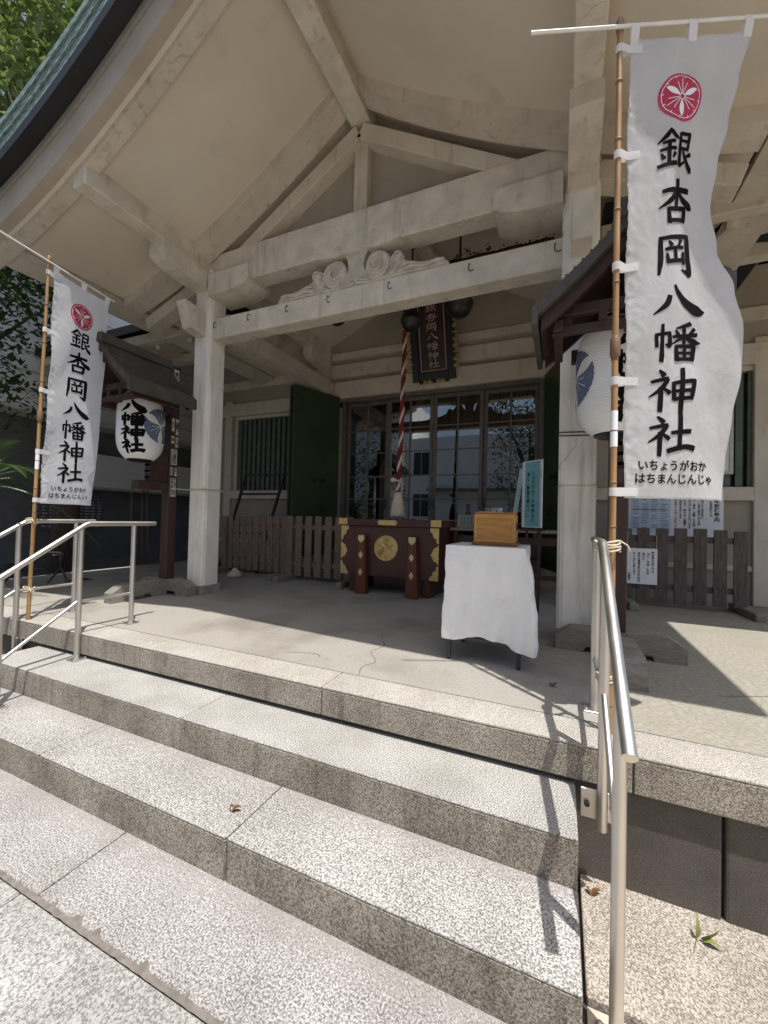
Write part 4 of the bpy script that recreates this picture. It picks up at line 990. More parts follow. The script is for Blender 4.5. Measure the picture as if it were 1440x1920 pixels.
for X in (-2.505, -1.765):
    bm = B(); P = [(-0.085,0.0),(0.085,0.0),(0.045,0.80),(-0.045,0.80)]
    prism(bm, P, lambda a, z, q: V((X+a, q, z)), 4.975, 5.074); fixn(bm); bevel_new(bm, list(bm.faces), 0.004); lg = obj('brace_leg', bm, LEGWOOD, t)
    bm = B(); box(bm, X-0.047, X+0.047, 4.970, 5.0, 0.735, 0.806, 0.003); prism(bm, [(-0.04,0.735),(0.04,0.735),(0.0,0.70)], lambda a, z, q: V((X+a, q, z)), 4.970, 4.974); obj('leg_cap', bm, PALEGOLD, lg)
    for z in (0.30, 0.535):
        bm = B(); prism(bm, [(-0.033,z),(0,z-0.055),(0.033,z),(0,z+0.055)], lambda a, zz, q: V((X+a, q, zz)), 4.969, 4.974); fixn(bm); lathe(bm, [(0,0),(0.008,0)], (X,4.968,z), 8); obj('diamond_stud', bm, PALEGOLD, lg)
for X in (-2.7, -1.6):
    bm = B(); box(bm, X-0.05, X+0.05, 5.12, 5.74, 0.0, 0.239, 0.004); obj('box_runner', bm, LACQ, t)
fb = lambda z0: (lambda a, z, q: V((a, q, z)))
def fitting(P, y0=5.070, y1=5.079):
    bm = B(); prism(bm, P, lambda a, z, q: V((a, q, z)), y0, y1); fixn(bm); obj('gilt_fitting', bm, GOLD, t)
def lobed(cx, cz, sx, w, h, kind):
    if kind == 'mid': q = [(0,h),(0.35,h*0.72),(0.62,h*0.62),(0.80,h*0.30),(1.0,0),(0.80,-h*0.30),(0.62,-h*0.62),(0.35,-h*0.72),(0,-h)]
    elif kind == 'top': q = [(0,0),(1,0),(0.95,-h*0.25),(0.70,-h*0.35),(0.62,-h*0.6),(0.32,-h*0.7),(0.2,-h),(0,-h)]
    else: q = [(0,0),(1,0),(0.95,h*0.25),(0.70,h*0.35),(0.62,h*0.6),(0.32,h*0.7),(0.2,h),(0,h)]
    P = [(cx + sx*w*a, cz + b) for a, b in q]; fitting(P if sx*1 > 0 else P[::-1])
for cx, sx in ((X0,1),(X1,-1)):
    lobed(cx, 0.928, sx, 0.12, 0.20, 'top'); lobed(cx, 0.58, sx, 0.105, 0.13, 'mid'); lobed(cx, 0.245, sx, 0.12, 0.19, 'bot')
    a = cx - 0.033 if sx > 0 else cx - 0.105
    bm = B(); box(bm, a, a+0.138, Y0-0.036, Y0-0.031, 0.945, 1.034, 0.001); obj('gilt_fitting', bm, GOLD, t)
bm = B(); prism(bm, [(-2.30,0.985),(-2.27,1.02),(-2.03,1.02),(-2.0,0.985),(-2.03,0.95),(-2.27,0.95)], lambda a, z, q: V((a, q, z)), Y0-0.037, Y0-0.031); fixn(bm); obj('gilt_fitting', bm, GOLD, t)
fn = plane_fn((-2.17,5.078,0.635), (1,0,0), (0,0,1))
bm = B(); q = [(0.176*math.cos(2*math.pi*i/48), 0.176*math.sin(2*math.pi*i/48)) for i in range(48)]; prism(bm, q, fn, 0.0, 0.012); fixn(bm)
tube(bm, [fn(0.168*math.cos(2*math.pi*i/48), 0.168*math.sin(2*math.pi*i/48), 0.013) for i in range(49)], 0.008, 6, cap=False)
em = obj('gold_crest', bm, GOLD, t, True, angle=30)
bm = B()
for k in range(3):
    a = math.radians(30 + 120*k)
    q = [fn(0.145*u*math.cos(a), 0.145*u*math.sin(a), 0.014) for u in (0.12,0.3,0.5,0.7,0.88,1.0)]; tube(bm, q, [0.005,0.014,0.021,0.019,0.011,0.003], 8, flat=0.5, fdir=(0,1,0))
    for d in (-60,-36,-84,-48,-72):
        b = a + math.radians(d); tube(bm, [fn(0.03*math.cos(b), 0.03*math.sin(b), 0.013), fn(0.145*math.cos(b), 0.145*math.sin(b), 0.014)], [0.004,0.009], 6)
lathe(bm, [(0.022,0),(0.0,0.0)], fn(0,0,0.02), 12); obj('crest_relief', bm, GOLD, em, True, angle=40)

# ---------------------------------------------------------------- bell rope, bells, plaque, garland
t = thing('bell_rope', (-2.12,5.35,1.04), 'red and white twisted bell rope hanging to a netted tassel above the offering box', 'bell rope')
def helix(z0, z1, ph, r, rt, m, name):
    bm = B(); n = 150; q = []
    for i in range(n+1):
        z = z0 + (z1-z0)*i/n; an = ph + (z - z0)*2*math.pi/0.34; sw = 0.012*math.sin((z-1.4)*1.1)
        q.append((-2.125 + (z-1.4)*0.018 + sw + r*math.cos(an), 5.35 + r*math.sin(an), z))
    tube(bm, q, rt, 8); obj(name, bm, m, t, True)
for k in range(3): helix(1.45, 4.20, 2*math.pi*k/3, 0.018, 0.0185, WHITEROPE if k == 2 else REDROPE, 'rope_strand')
bm = B(); lathe(bm, [(0.0,0.0),(0.075,0.01),(0.09,0.06),(0.082,0.16),(0.066,0.27),(0.045,0.34),(0.03,0.37)], (-2.125,5.35,1.05), 24); obj('tassel_body', bm, WHITEROPE, t, True)
bm = B()
for s in (-1, 1):
    for k in range(10):
        q = []
        for i in range(16):
            z = 0.01 + 0.34*i/15; r = 0.093*(1 - 0.55*(i/15)**1.6) + 0.002; an = 2*math.pi*k/10 + s*i*0.16; q.append((-2.125 + r*math.cos(an), 5.35 + r*math.sin(an), 1.05 + z))
        tube(bm, q, 0.006, 5)
obj('tassel_net', bm, CORD, t, True)
bm = B(); tube(bm, [(-2.19,5.33,1.60),(-2.16,5.30,1.59),(-2.10,5.30,1.58),(-2.08,5.34,1.57),(-2.10,5.39,1.58),(-2.17,5.39,1.59),(-2.19,5.33,1.60)], 0.014, 8); lathe(bm, [(0,0),(0.03,0.01),(0.038,0.035),(0.03,0.06),(0,0.07)], (-2.19,5.31,1.56), 12); obj('rope_knot', bm, CORD, t, True)
def bell(x, y, z, r, m, top, label):
    t = thing('shrine_bell', (x,y,z-r), label, 'bell', 'bells hanging under the porch ceiling')
    P = [(0.0,-1.0),(0.35,-0.95),(0.68,-0.75),(0.90,-0.42),(0.97,-0.12),(1.03,-0.06),(1.03,0.06),(0.97,0.12),(0.93,0.40),(0.80,0.62),(0.62,0.72),(0.62,0.80),(0.42,0.90),(0.0,0.95)]
    bm = B(); lathe(bm, [(a*r, b*r*1.02) for a, b in P], (x,y,z), 32); obj('bell_body', bm, m, t, True, angle=50)
    bm = B(); tube(bm, [(x + r*0.22*math.cos(a), y, z + r*1.12 + r*0.22*math.sin(a)) for a in [2*math.pi*i/12 for i in range(13)]], r*0.06, 6); obj('bell_loop', bm, m, t, True)
    bm = B(); tube(bm, [(x,y,z+r*1.3),(x,y,top)], 0.014, 8); obj('hanging_rod', bm, IRON, t)
bell(-1.99, 5.35, 3.86, 0.145, BRONZE, 4.93, 'dark bronze bell beside the red rope in front of the plaque')
bell(-1.30, 5.35, 3.97, 0.185, BRONZE, F(-1.30), 'larger dark bronze bell right of the plaque')
bell(-3.21, 5.35, 4.16, 0.150, BELLBROWN, F(-3.21), 'brown bell hanging alone on the left below the tie beam')
bm = B(); lathe(bm, [(0,0),(0.055,0.0),(0.06,0.03),(0.03,0.05),(0.012,0.06)], (-1.99,5.35,4.93), 16); tube(bm, [(-1.99,5.35,4.98),(-1.99,5.35,F(-1.99))], 0.006, 6)
tag(obj('ceiling_hook', bm, IRON), 'black capped hook hanging from the porch ceiling above the red rope', 'hook')

t = thing('name_plaque', (-2.06,6.72,3.5), 'dark framed shrine plaque with gilt carved edge and white lettering over the doors', 'plaque')
# leans forward: built in its own tilted plane
ux = V((1,0,0))
UP = V((0,-0.30,1)).normalized(); NP = V((0,-1,-0.30)).normalized()
def fnQ(x, z, q): return V((-2.06,6.84,3.50)) + ux*(x*1.14) + UP*z + NP*q
def pbox(a0, a1, b0, b1, t0, t1, m, name, par=t, bev=0):
    bm = B(); prism(bm, [(a0,b0),(a1,b0),(a1,b1),(a0,b1)], fnQ, t0, t1); fixn(bm)
    if bev: bevel_new(bm, list(bm.faces), bev)
    return obj(name, bm, m, par)
pbox(-0.24, 0.24, 0.13, 1.34, 0.03, 0.05, PLAQUE, 'plaque_face')
for a0, a1, b0, b1 in ((-0.34,-0.235,0.0,1.42),(0.235,0.34,0.0,1.42),(-0.234,0.234,0.02,0.135),(-0.234,0.234,1.33,1.42)): pbox(a0, a1, b0, b1, 0.02, 0.085, BLACKWOOD, 'plaque_frame', bev=0.006)
bm = B()
for a0, a1, b0, b1 in ((-0.20,-0.191,0.17,1.30),(0.191,0.20,0.17,1.30),(-0.19,0.19,0.17,0.179),(-0.19,0.19,1.291,1.30)): prism(bm, [(a0,b0),(a1,b0),(a1,b1),(a0,b1)], fnQ, 0.051, 0.054)
fixn(bm); obj('inner_border', bm, M('faded_gilt_line', (0.50,0.42,0.33), rough=0.5), t)
bm = B()
for i, ch in enumerate(CH): brush(bm, ch, fnQ, -0.085, 1.115 - 0.151*i, 0.17, 0.125, 0.8, 0.052, 5)
obj('plaque_lettering', bm, M('pale_gilt_paint', (0.55,0.47,0.36), rough=0.5), t)
for s in (-1, 1):
    for k in range(11):
        bm = B(); z = 0.20 + 0.105*k; q = fnQ(s*0.360, z, 0.07)
        h = 0.06 if k % 3 != 2 else 0.018
        box(bm, q.x-0.04, q.x+0.04, q.y-0.05, q.y+0.02, q.z-h/2, q.z+h/2, 0.010 if h > 0.03 else 0.003, 2); obj('gilt_cloud', bm, GOLD, t, True, angle=30)
for k in range(7):
    bm = B(); q = fnQ(-0.21 + 0.07*k, -0.01, 0.06); box(bm, q.x-0.027, q.x+0.027, q.y-0.04, q.y+0.02, q.z-0.03, q.z+0.028, 0.012, 2); obj('gilt_cloud', bm, GOLD if k % 3 else BRONZE, t, True, angle=30)

t = thing('red_garland', (-0.7,5.0,4.2), 'dark red garland of lumpy leaves slung high behind the tie beam', 'garland')
bm = B(); q = [(-1.42 + 0.1*i, 5.0, 4.33 + 0.01*math.sin(i*1.7)) for i in range(14)]; tube(bm, q, 0.03, 8); obj('garland_stem', bm, M('garland_red', (0.05,0.008,0.008), (0.03,0.006,0.006), 0.7), t, True)
bm = B()
for i in range(140):
    c = V((random.uniform(-1.4,-0.08), 5.0 + random.uniform(-.05,.05), 4.34 + random.uniform(-.05,.05))); c.z += 0.08*(1 if abs(c.x+1.13) < 0.05 or abs(c.x+0.9) < 0.05 else 0)
    a = V((random.uniform(-1,1), random.uniform(-1,1), random.uniform(-1,1))).normalized(); b = a.orthogonal().normalized(); s = random.uniform(.015,.032)
    vs = [bm.verts.new(c + a*s), bm.verts.new(c + b*s*0.7), bm.verts.new(c - a*s), bm.verts.new(c - b*s*0.7)]; bm.faces.new(vs)
for i in range(60):
    c = V((random.uniform(-1.25,-0.92), 4.98 + random.uniform(-.04,.04), 4.02 + random.uniform(-.03,.05))); a = V((random.uniform(-1,1), random.uniform(-1,1), random.uniform(-1,1))).normalized(); b = a.orthogonal().normalized(); s = random.uniform(.012,.03)
    vs = [bm.verts.new(c + a*s), bm.verts.new(c + b*s*0.7), bm.verts.new(c - a*s), bm.verts.new(c - b*s*0.7)]; bm.faces.new(vs)
obj('garland_leaves', bm, M('garland_leaf_red', (0.11,0.016,0.014), (0.06,0.01,0.01), 0.6), t)
bm = B(); tube(bm, [(-1.25,4.98,4.08),(-1.08,4.98,4.0),(-0.92,4.98,4.04),(-0.8,5.0,4.3)], 0.006, 6); obj('garland_cord', bm, IRON, t)

# ---------------------------------------------------------------- table, cloth, wooden box
TX0, TX1, TY0, TY1, TZ = -0.775, -0.225, 2.97, 3.50, 0.845
t = thing('folding_table', (-0.5,3.23,0.0), 'small table on dark square steel legs under the white vinyl cloth', 'table')
bm = B(); box(bm, TX0+0.01, TX1-0.01, TY0+0.01, TY1-0.01, TZ-0.03, TZ, 0.003); obj('tabletop', bm, OAK, t)
for x in (TX0+0.012, TX1-0.042):
    for y in (TY0+0.012, TY1-0.042):
        bm = B(); box(bm, x, x+0.03, y, y+0.03, 0.012, TZ-0.031, 0.002); lg = obj('leg', bm, DARKSTEEL, t)
        bm = B(); lathe(bm, [(0,0),(0.014,0),(0.014,0.011),(0,0.011)], (x+0.015,y+0.015,0.0), 12); obj('glide', bm, RUBBER, lg)
bm = B(); box(bm, TX0+0.043, TX1-0.043, TY0+0.016, TY0+0.038, 0.155, 0.18); box(bm, TX0+0.043, TX1-0.043, TY1-0.038, TY1-0.016, 0.155, 0.18); obj('stretcher', bm, DARKSTEEL, t)
# draped cloth: top sheet plus skirts hanging from three sides
def drape():
    bm = B(); g = 0.004
    x0, x1, y0, y1, z = TX0-g, TX1+g, TY0-g, TY1+g, TZ+0.004
    # perimeter path: back-left -> front-left -> front-right -> back-right
    segs = [((x0,y1),(x0,y0)), ((x0,y0),(x1,y0)), ((x1,y0),(x1,y1))]
    nx = [V((-1,0,0)), V((0,-1,0)), V((1,0,0))]
    path = []
    for k, (a, b) in enumerate(segs):
        n = 64 if k == 1 else 44
        for i in range(n + (1 if k == 2 else 0)):
            u = i/n; path.append((V((a[0]+(b[0]-a[0])*u, a[1]+(b[1]-a[1])*u, z)), k + u))
    rows = 64; G = []
    for p, s in path:
        k = min(int(s), 2); u = s - k
        # outward normal, turned smoothly round the corners
        n = nx[k].copy()
        if k < 2 and u > 0.86: n = (nx[k]*(1-(u-0.86)/0.28) + nx[k+1]*((u-0.86)/0.28)).normalized()
        elif k > 0 and u < 0.14: n = (nx[k-1]*(0.5-u/0.28) + nx[k]*(0.5+u/0.28)).normalized()
        if k == 0: L = 0.665 + 0.05*math.sin(u*9) - 0.12*(1-u)
        elif k == 1:
            hem = [0.155,0.15,0.165,0.185,0.19,0.185,0.18,0.165,0.135,0.12]
            f = u*(len(hem)-1); i = min(int(f), len(hem)-2); e = f-i; e = e*e*(3-2*e); L = TZ - (hem[i]*(1-e)+hem[i+1]*e)
        else: L = 0.725 - 0.12*u + 0.02*math.sin(u*14)
        col = []
        for j in range(rows+1):
            v = j/rows; drop = L*v
            if k == 1:
                out = 0.012*math.sin(u*7+0.6)*v + 0.02*v*math.exp(-((u-0.16)/0.06)**2)*max(0,v-0.6)*2 + 0.05*max(0,v-0.55)*math.exp(-((u-0.60)/0.10)**2) - 0.015*max(0,v-0.6)*math.exp(-((u-0.75)/0.06)**2) + 0.07*max(0,v-0.6)*math.exp(-((u-0.92)/0.05)**2) + 0.016*v*math.sin(u*19+v*2)
            elif k == 2: out = 0.075*math.sin(min(1,v*1.25)*math.pi*0.70)*math.exp(-((u-0.12)/0.28)**2) + 0.035*v*math.sin(u*15+1.2) + 0.02*math.sin(v*9+u*8)*v
            else: out = 0.004*v + 0.006*v*math.sin(u*12)
            out += 0.010*noise.noise(V((s*5.0, v*5.0, 2.0)))*min(1, v*4) + 0.004*noise.noise(V((s*17, v*14, 5.0)))*min(1, v*6)
            out += 0.016*(abs(noise.noise(V((s*3.1 + v*0.8, v*2.4 + s*0.5, 9.0)))) - 0.2)*min(1, v*3) + 0.006*(abs(noise.noise(V((s*8 - v*3, v*7, 4.0)))) - 0.2)*min(1, v*5)
            cr_ = math.exp(-((s-1.72)/0.10)**2)*math.exp(-((v-0.55)/0.10)**2)
            out += 0.03*cr_*math.sin((s*30 + v*24))*0.6
            col.append(bm.verts.new(p + n*(0.002 + out*(1 if v > 0 else 0)) + V((0,0,-drop + (0.0 if v > 0.04 else 0)))))
        G.append(col)
    for i in range(len(G)-1):
        for j in range(rows): bm.faces.new((G[i][j], G[i][j+1], G[i+1][j+1], G[i+1][j]))
    m = 10; T = []
    for i in range(m+1):
        T.append([bm.verts.new((x0+(x1-x0)*i/m, y0+(y1-y0)*j/m, z + 0.0015 + 0.002*noise.noise(V((i*0.9, j*0.9, 0))))) for j in range(m+1)])
    for i in range(m):
        for j in range(m): bm.faces.new((T[i][j], T[i+1][j], T[i+1][j+1], T[i][j+1]))
    bmesh.ops.remove_doubles(bm, verts=bm.verts, dist=0.0005)
    bmesh.ops.solidify(bm, geom=list(bm.faces), thickness=0.0016)
    return bm
tag(obj('tablecloth', drape(), VINYL, None, True, angle=70), 'white vinyl cloth draped in folds over the small table', 'tablecloth')

t = thing('wooden_box', (-0.45,3.2,0.85), 'varnished yellow-brown wooden box standing on the white cloth', 'box')
bz = TZ + 0.009
bm = B(); box(bm, -0.615, -0.285, 3.09, 3.31, bz, bz+0.022, 0.004); obj('box_base', bm, M('dark_oak', (0.22,0.095,0.03), (0.15,0.065,0.02), 0.45), t)
bm = B(); box(bm, -0.60, -0.30, 3.105, 3.295, bz+0.0225, bz+0.235, 0.006); obj('box_body', bm, OAK, t)
bm = B()
for a0, a1, b0, b1 in ((-0.60,-0.30,bz+0.205,bz+0.236),(-0.60,-0.30,bz+0.023,bz+0.045),(-0.601,-0.578,bz+0.046,bz+0.204),(-0.322,-0.299,bz+0.046,bz+0.204)): box(bm, a0, a1, 3.0985, 3.1045, b0, b1, 0.002)
obj('front_trim', bm, M('orange_oak', (0.48,0.26,0.075), (0.36,0.18,0.048), 0.4, scale=12, stretch=(0.6,3,7), bumps=None), t)
bm = B(); box(bm, -0.598, -0.302, 3.11, 3.29, bz+0.2375, bz+0.250, 0.004); obj('box_lid', bm, OAK, t)
bm = B(); box(bm, -0.2985, -0.292, 3.17, 3.23, bz+0.12, bz+0.17, 0.002); obj('lock_plate', bm, BRONZE, t)

# ---------------------------------------------------------------- shelf with leaflets behind the table, teal sign
t = thing('display_shelf', (-0.95,5.75,0.0), 'long dark wooden shelf table behind the offering box', 'shelf')
bm = B(); box(bm, -1.40, 0.10, 5.5, 5.95, 0.90, 0.94, 0.004); obj('shelf_top', bm, GREYWOOD, t)
for x in (-1.36, 0.0):
    for y in (5.54, 5.86): bm = B(); box(bm, x, x+0.06, y, y+0.05, 0.0, 0.899, 0.003); obj('leg', bm, STANDWOOD, t)
bm = B(); box(bm, -1.29, -0.01, 5.55, 5.58, 0.74, 0.84); box(bm, -1.29, -0.01, 5.55, 5.58, 0.30, 0.36); obj('apron', bm, STANDWOOD, t)
def leaning(name, x0, x1, y, z0, h, tilt, mback, label, cat, face, facem, group=None):
    up = V((0,math.sin(tilt),math.cos(tilt))); fn = plane_fn((x0,y,z0), (1,0,0), up); w = x1-x0
    tt = thing(name, ((x0+x1)/2,y,z0), label, cat, group)
    bm = B(); prism(bm, [(0,0),(w,0),(w,h),(0,h)], fn, -0.015, 0.0); fixn(bm); obj('backing', bm, mback, tt)
    face(tt, fn, w, h); return tt
def f1(tt, fn, w, h):
    bm = B(); prism(bm, [(0.035,0.045),(w-0.035,0.045),(w-0.035,h-0.03),(0.035,h-0.03)], fn, 0.001, 0.003); fixn(bm); obj('card', bm, M('grey_green_card', (0.18,0.26,0.25), rough=0.4), tt)
    bm = B()
    for k in range(4): text_on(bm, '初穂料参百円', 0.022, fn, 0.06 + 0.045*k, h*0.52, 0.0045, True)
    obj('card_lettering', bm, INK, tt)
leaning('framed_card', -1.33, -1.10, 5.62, 0.942, 0.19, 0.35, M('box_board', (0.36,0.25,0.13), rough=0.6), 'small wooden frame with grey-green card, left on the shelf', 'frame', f1, None)
bm = B(); box(bm, -1.06, -0.70, 5.58, 5.80, 0.942, 1.02, 0.004); tr_ = thing('leaflet_tray', (-0.88,5.7,0.942), 'wooden tray of charms and leaflets beside the framed card', 'tray')
obj('tray_body', bm, LEGWOOD, tr_)
bm = B(); fn = plane_fn((-1.05,5.60,1.022), (1,0,0), (0,0.55,0.83)); prism(bm, [(0,0),(0.34,0),(0.34,0.26),(0,0.26)], fn, -0.01, 0.0); fixn(bm); obj('leaflet_board', bm, DARKSTEEL, tr_)
cols = [WHITECARD, REDINK, BLUECARD, WHITECARD, PALEGOLD]
for i in range(4):
    for j in range(4):
        if j == 3 and i == 0: continue
        bm = B(); a = 0.012 + 0.082*i; b = 0.010 + 0.062*j; prism(bm, [(a,b),(a+0.07,b),(a+0.07,b+0.05),(a,b+0.05)], fn, 0.001, 0.004); fixn(bm); lf = obj('leaflet', bm, cols[(i*3+j*2) % 5] if j != 1 else WHITECARD, tr_)
        bm = B(); text_on(bm, '御守', 0.026, fn, a+0.035, b+0.025, 0.0055); obj('leaflet_lettering', bm, INK, lf)
bm = B(); lathe(bm, [(0,0),(0.055,0),(0.06,0.02),(0.06,0.16),(0.03,0.22),(0.022,0.24),(0.022,0.31),(0.028,0.315),(0.028,0.335),(0,0.335)], (-1.22,5.84,0.942), 20)
tag(obj('sake_bottle', bm, M('brown_bottle', (0.05,0.025,0.012), rough=0.15), None, True, angle=45), 'brown bottle standing at the back of the shelf by the glass', 'bottle')

t = thing('teal_sign', (-0.36,4.6,0.0), 'teal card with a hand written saying on a slanted stand by the green shutter', 'sign')
d = V((0.76,-0.65,0)).normalized()
o = V((-0.40,4.83,0.98)); fn = plane_fn(o, d, (0.0,0.0,1)); W_, H_ = 0.285, 0.72
bm = B(); prism(bm, [(0,0),(W_,0),(W_,H_+0.02),(0,H_+0.02)], fn, -0.012, 0.0); fixn(bm); obj('white_board', bm, WHITECARD, t)
bm = B(); prism(bm, [(0.045,0.012),(W_-0.03,0.012),(W_-0.03,H_+0.008),(0.045,H_+0.008)], fn, 0.001, 0.003); fixn(bm); obj('teal_card', bm, TEAL, t)
bm = B(); text_on(bm, '人は乃ち天下の神物なり', 0.052, fn, W_*0.58, H_*0.47, 0.0045, True, 0.0008, 1.0); text_on(bm, '須らく静謐を掌るべし', 0.050, fn, W_*0.33, H_*0.50, 0.0045, True, 0.0008, 1.0); obj('sign_lettering', bm, INK, t); bm = B(); text_on(bm, '倭姫命世記', 0.018, fn, W_*0.20, H_*0.20, 0.0045, True); text_on(bm, '生命の言葉', 0.018, fn, W_*0.95, H_*0.82, 0.002, True)
obj('sign_lettering', bm, INK, t)
bm = B(); a = o + V((0.0,0.05,H_-0.05)); bar(bm, a + V((-0.01,0,0)), o + V((-0.10,-0.02,-0.05)), 0.05, 0.008, (0,1,0)); obj('teal_strip', bm, TEALDK, t)
bm = B(); box(bm, -0.36, -0.33, 4.85, 4.88, 0.0, 1.1); box(bm, -0.23, -0.20, 4.85, 4.88, 0.0, 1.1); box(bm, -0.42, -0.14, 4.80, 4.849, 0.94, 0.965); obj('sign_stand', bm, STANDWOOD, t)

# ---------------------------------------------------------------- slatted barrier fences
def fence(p0, p1, n, w, h, m, label, group, foot=True, skip=()):
    p0 = V(p0); p1 = V(p1); d = (p1-p0).normalized(); L = (p1-p0).length; s = V((d.y,-d.x,0))     # s towards the street
    t = thing('slat_barrier', p0 + d*L/2, label, 'barrier', group)
    for z in (0.22, 0.83):
        bm = B(); bar(bm, p0 + V((0,0,z+0.04)), p1 + V((0,0,z+0.04)), 0.035, 0.075, bev=0.003); obj('rail', bm, m, t)
    for k in range(n):
        a = w/2 + (L - w)*k/(n-1); c = p0 + d*a + s*0.030 ; hh = h + random.uniform(-.012,.012)
        bm = B(); z0 = 0.07 if foot else 0.03; bar(bm, c + V((0,0,z0)), c + V((random.uniform(-.004,.004),0,hh)), w, 0.022, s, 0.003); obj('slat', bm, m, t)
    if foot:
        for e in (0.10, L-0.02):
            c = p0 + d*e - s*0.0; bm = B(); bar(bm, c + s*0.42 + V((0,0,0.045)), c - s*0.30 + V((0,0,0.045)), 0.10, 0.09, bev=0.01); obj('foot', bm, GREYWOOD, t)
            bm = B(); bar(bm, c - s*0.045 + V((0,0,0.091)), c - s*0.045 + V((0,0,h-0.02)), 0.06, 0.045, s, 0.003); obj('stile', bm, m, t)
fence((-4.18,5.56,0), (-2.93,5.56,0), 7, 0.125, 1.04, FENCEWOOD, 'brown slatted wooden barrier just left of the offering box', 'slatted wooden barriers')
fence((-5.75,5.72,0), (-4.24,5.66,0), 10, 0.115, 1.03, FENCEWOOD, 'reddish close slatted wooden barrier behind the left pillar', 'slatted wooden barriers')
fence((0.72,6.12,0), (2.05,6.17,0), 7, 0.135, 1.0, FENCEDARK, 'grey slatted wooden barrier on the right with a paper notice hung on it', 'slatted wooden barriers')
bm = B(); bar(bm, (-1.38,5.56,0.36), (-1.38,5.56,0.37), 0.1, 0.1) if False else None; bm.free() if bm else None

# ---------------------------------------------------------------- notices on the right
def notice(name, o, ux, w, h, label, cat, draw, m=WHITECARD, thick=0.012):
    fn = plane_fn(o, ux, (0,0,1)); t = thing(name, V(o), label, cat)
    bm = B(); prism(bm, [(0,0),(w,0),(w,h),(0,h)], fn, -thick, 0); fixn(bm); obj('board', bm, m, t); draw(t, fn, w, h); return t
def d_small(t, fn, w, h):
    for s, x, z, sz in (('御社殿の回りでの',0.86,0.62,0.032),('飲酒、飲食、喫煙',0.71,0.58,0.032),('並びに',0.56,0.77,0.032),('神社の環境を損ねる行為は',0.42,0.47,0.030),('固くお断り致します',0.27,0.56,0.030),('社務所',0.11,0.20,0.032)): bm = B(); text_on(bm, s, sz, fn, w*x, h*z, 0.002, True, 0.0008, 1.06); obj('lettering_column', bm, INK, t)
    bm = B()
    for x in (0.01, w-0.01): tube(bm, [fn(x,h,0.001), fn(x+(0.01 if x < 0.1 else -0.005),h+0.16,0.005), fn(x+(0.02 if x < 0.1 else -0.02),h+0.22,-0.02)], 0.003, 5)
    obj('hanging_string', bm, CORD, t)
notice('paper_notice', (0.79,6.06,0.285), (1,0.04,0), 0.345, 0.455, 'white laminated notice hung by strings on the right barrier', 'notice', d_small)
def d_big(t, fn, w, h):
    bm = B(); prism(bm, [(0.02,0.03),(0.50,0.03),(0.50,h-0.02),(0.02,h-0.02)], fn, 0.001, 0.003); fixn(bm); pn = obj('calendar_print', bm, BLUECARD, t)
    for (x, s, sz) in ((0.97,'厄年祈祷案内',0.062),):
        bm = B(); text_on(bm, s, sz, fn, w*x - 0.04, h*0.60, 0.004, True, 0.0012, 1.0); obj('title_lettering', bm, INK, t)
    for (x, s) in ((0.875,'厄年祈祷とは'),(0.79,'古来より男女共に'),(0.755,'通して、心身の節目となる年'),(0.705,'年といい、病気、災難、その他'),(0.66,'障害が起きやすい年とされています'),(0.61,'お清めになり、神々のご加護を'),(0.565,'い込祈をお返します。')): bm = B(); text_on(bm, s, 0.034, fn, w*x, h*0.58, 0.004, True, 0.0005, 1.0); obj('lettering_column', bm, INK, t)
    bm = B(); text_on(bm, '社務所受付へお申し込み下さい', 0.036, fn, w*0.515, h*0.52, 0.004, True, 0.0005, 1.0); obj('red_lettering', bm, REDINK, t)
    bm = B()
    for c in range(4):
        for r in range(15):
            if random.random() < 0.9: ribbon(bm, [(0.05 + 0.112*c, h-0.07-0.033*r, 0.010), (0.05 + 0.112*c + random.uniform(.05,.09), h-0.07-0.033*r, 0.010)], fn, 0.0045, 2)
    ribbon(bm, [(0.04,h-0.28,0.012),(0.47,h-0.28,0.012)], fn, 0.0048, 2); obj('calendar_lines', bm, M('grey_ink', (0.16,0.18,0.22), rough=0.7), pn)
    bm = B(); ribbon(bm, [(0.20,h-0.09,0.03),(0.28,h-0.09,0.03)], fn, 0.005, 2); obj('red_stamp', bm, REDINK, pn)
notice('guidance_board', (0.90,6.72,0.90), (1,0.0,0), 1.09, 0.64, 'wide white information board with vertical lettering leaning behind the right barrier', 'notice board', d_big)
def d_vert(t, fn, w, h):
    bm = B(); text_on(bm, '銀杏岡八幡神社略記', 0.115, fn, w*0.5, h*0.5, 0.003, True, 0.002, 0.98); obj('board_lettering', bm, INK, t)
    bm = B()
    for a in ((-0.04,0.0,-0.04,h+0.04),(w,w+0.04,-0.04,h+0.04),(0.001,w-0.001,h,h+0.04),(0.001,w-0.001,-0.04,0.0)): prism(bm, [(a[0],a[2]),(a[1],a[2]),(a[1],a[3]),(a[0],a[3])], fn, -0.02, 0.015)
    fixn(bm); obj('board_frame', bm, M('white_frame_paint', (0.55,0.53,0.49), rough=0.6), t)
notice('framed_board', (1.66,6.90,1.80), (1,0,0), 0.44, 1.12, 'tall framed white board with black characters by the right window, half behind the banner', 'notice board', d_vert)

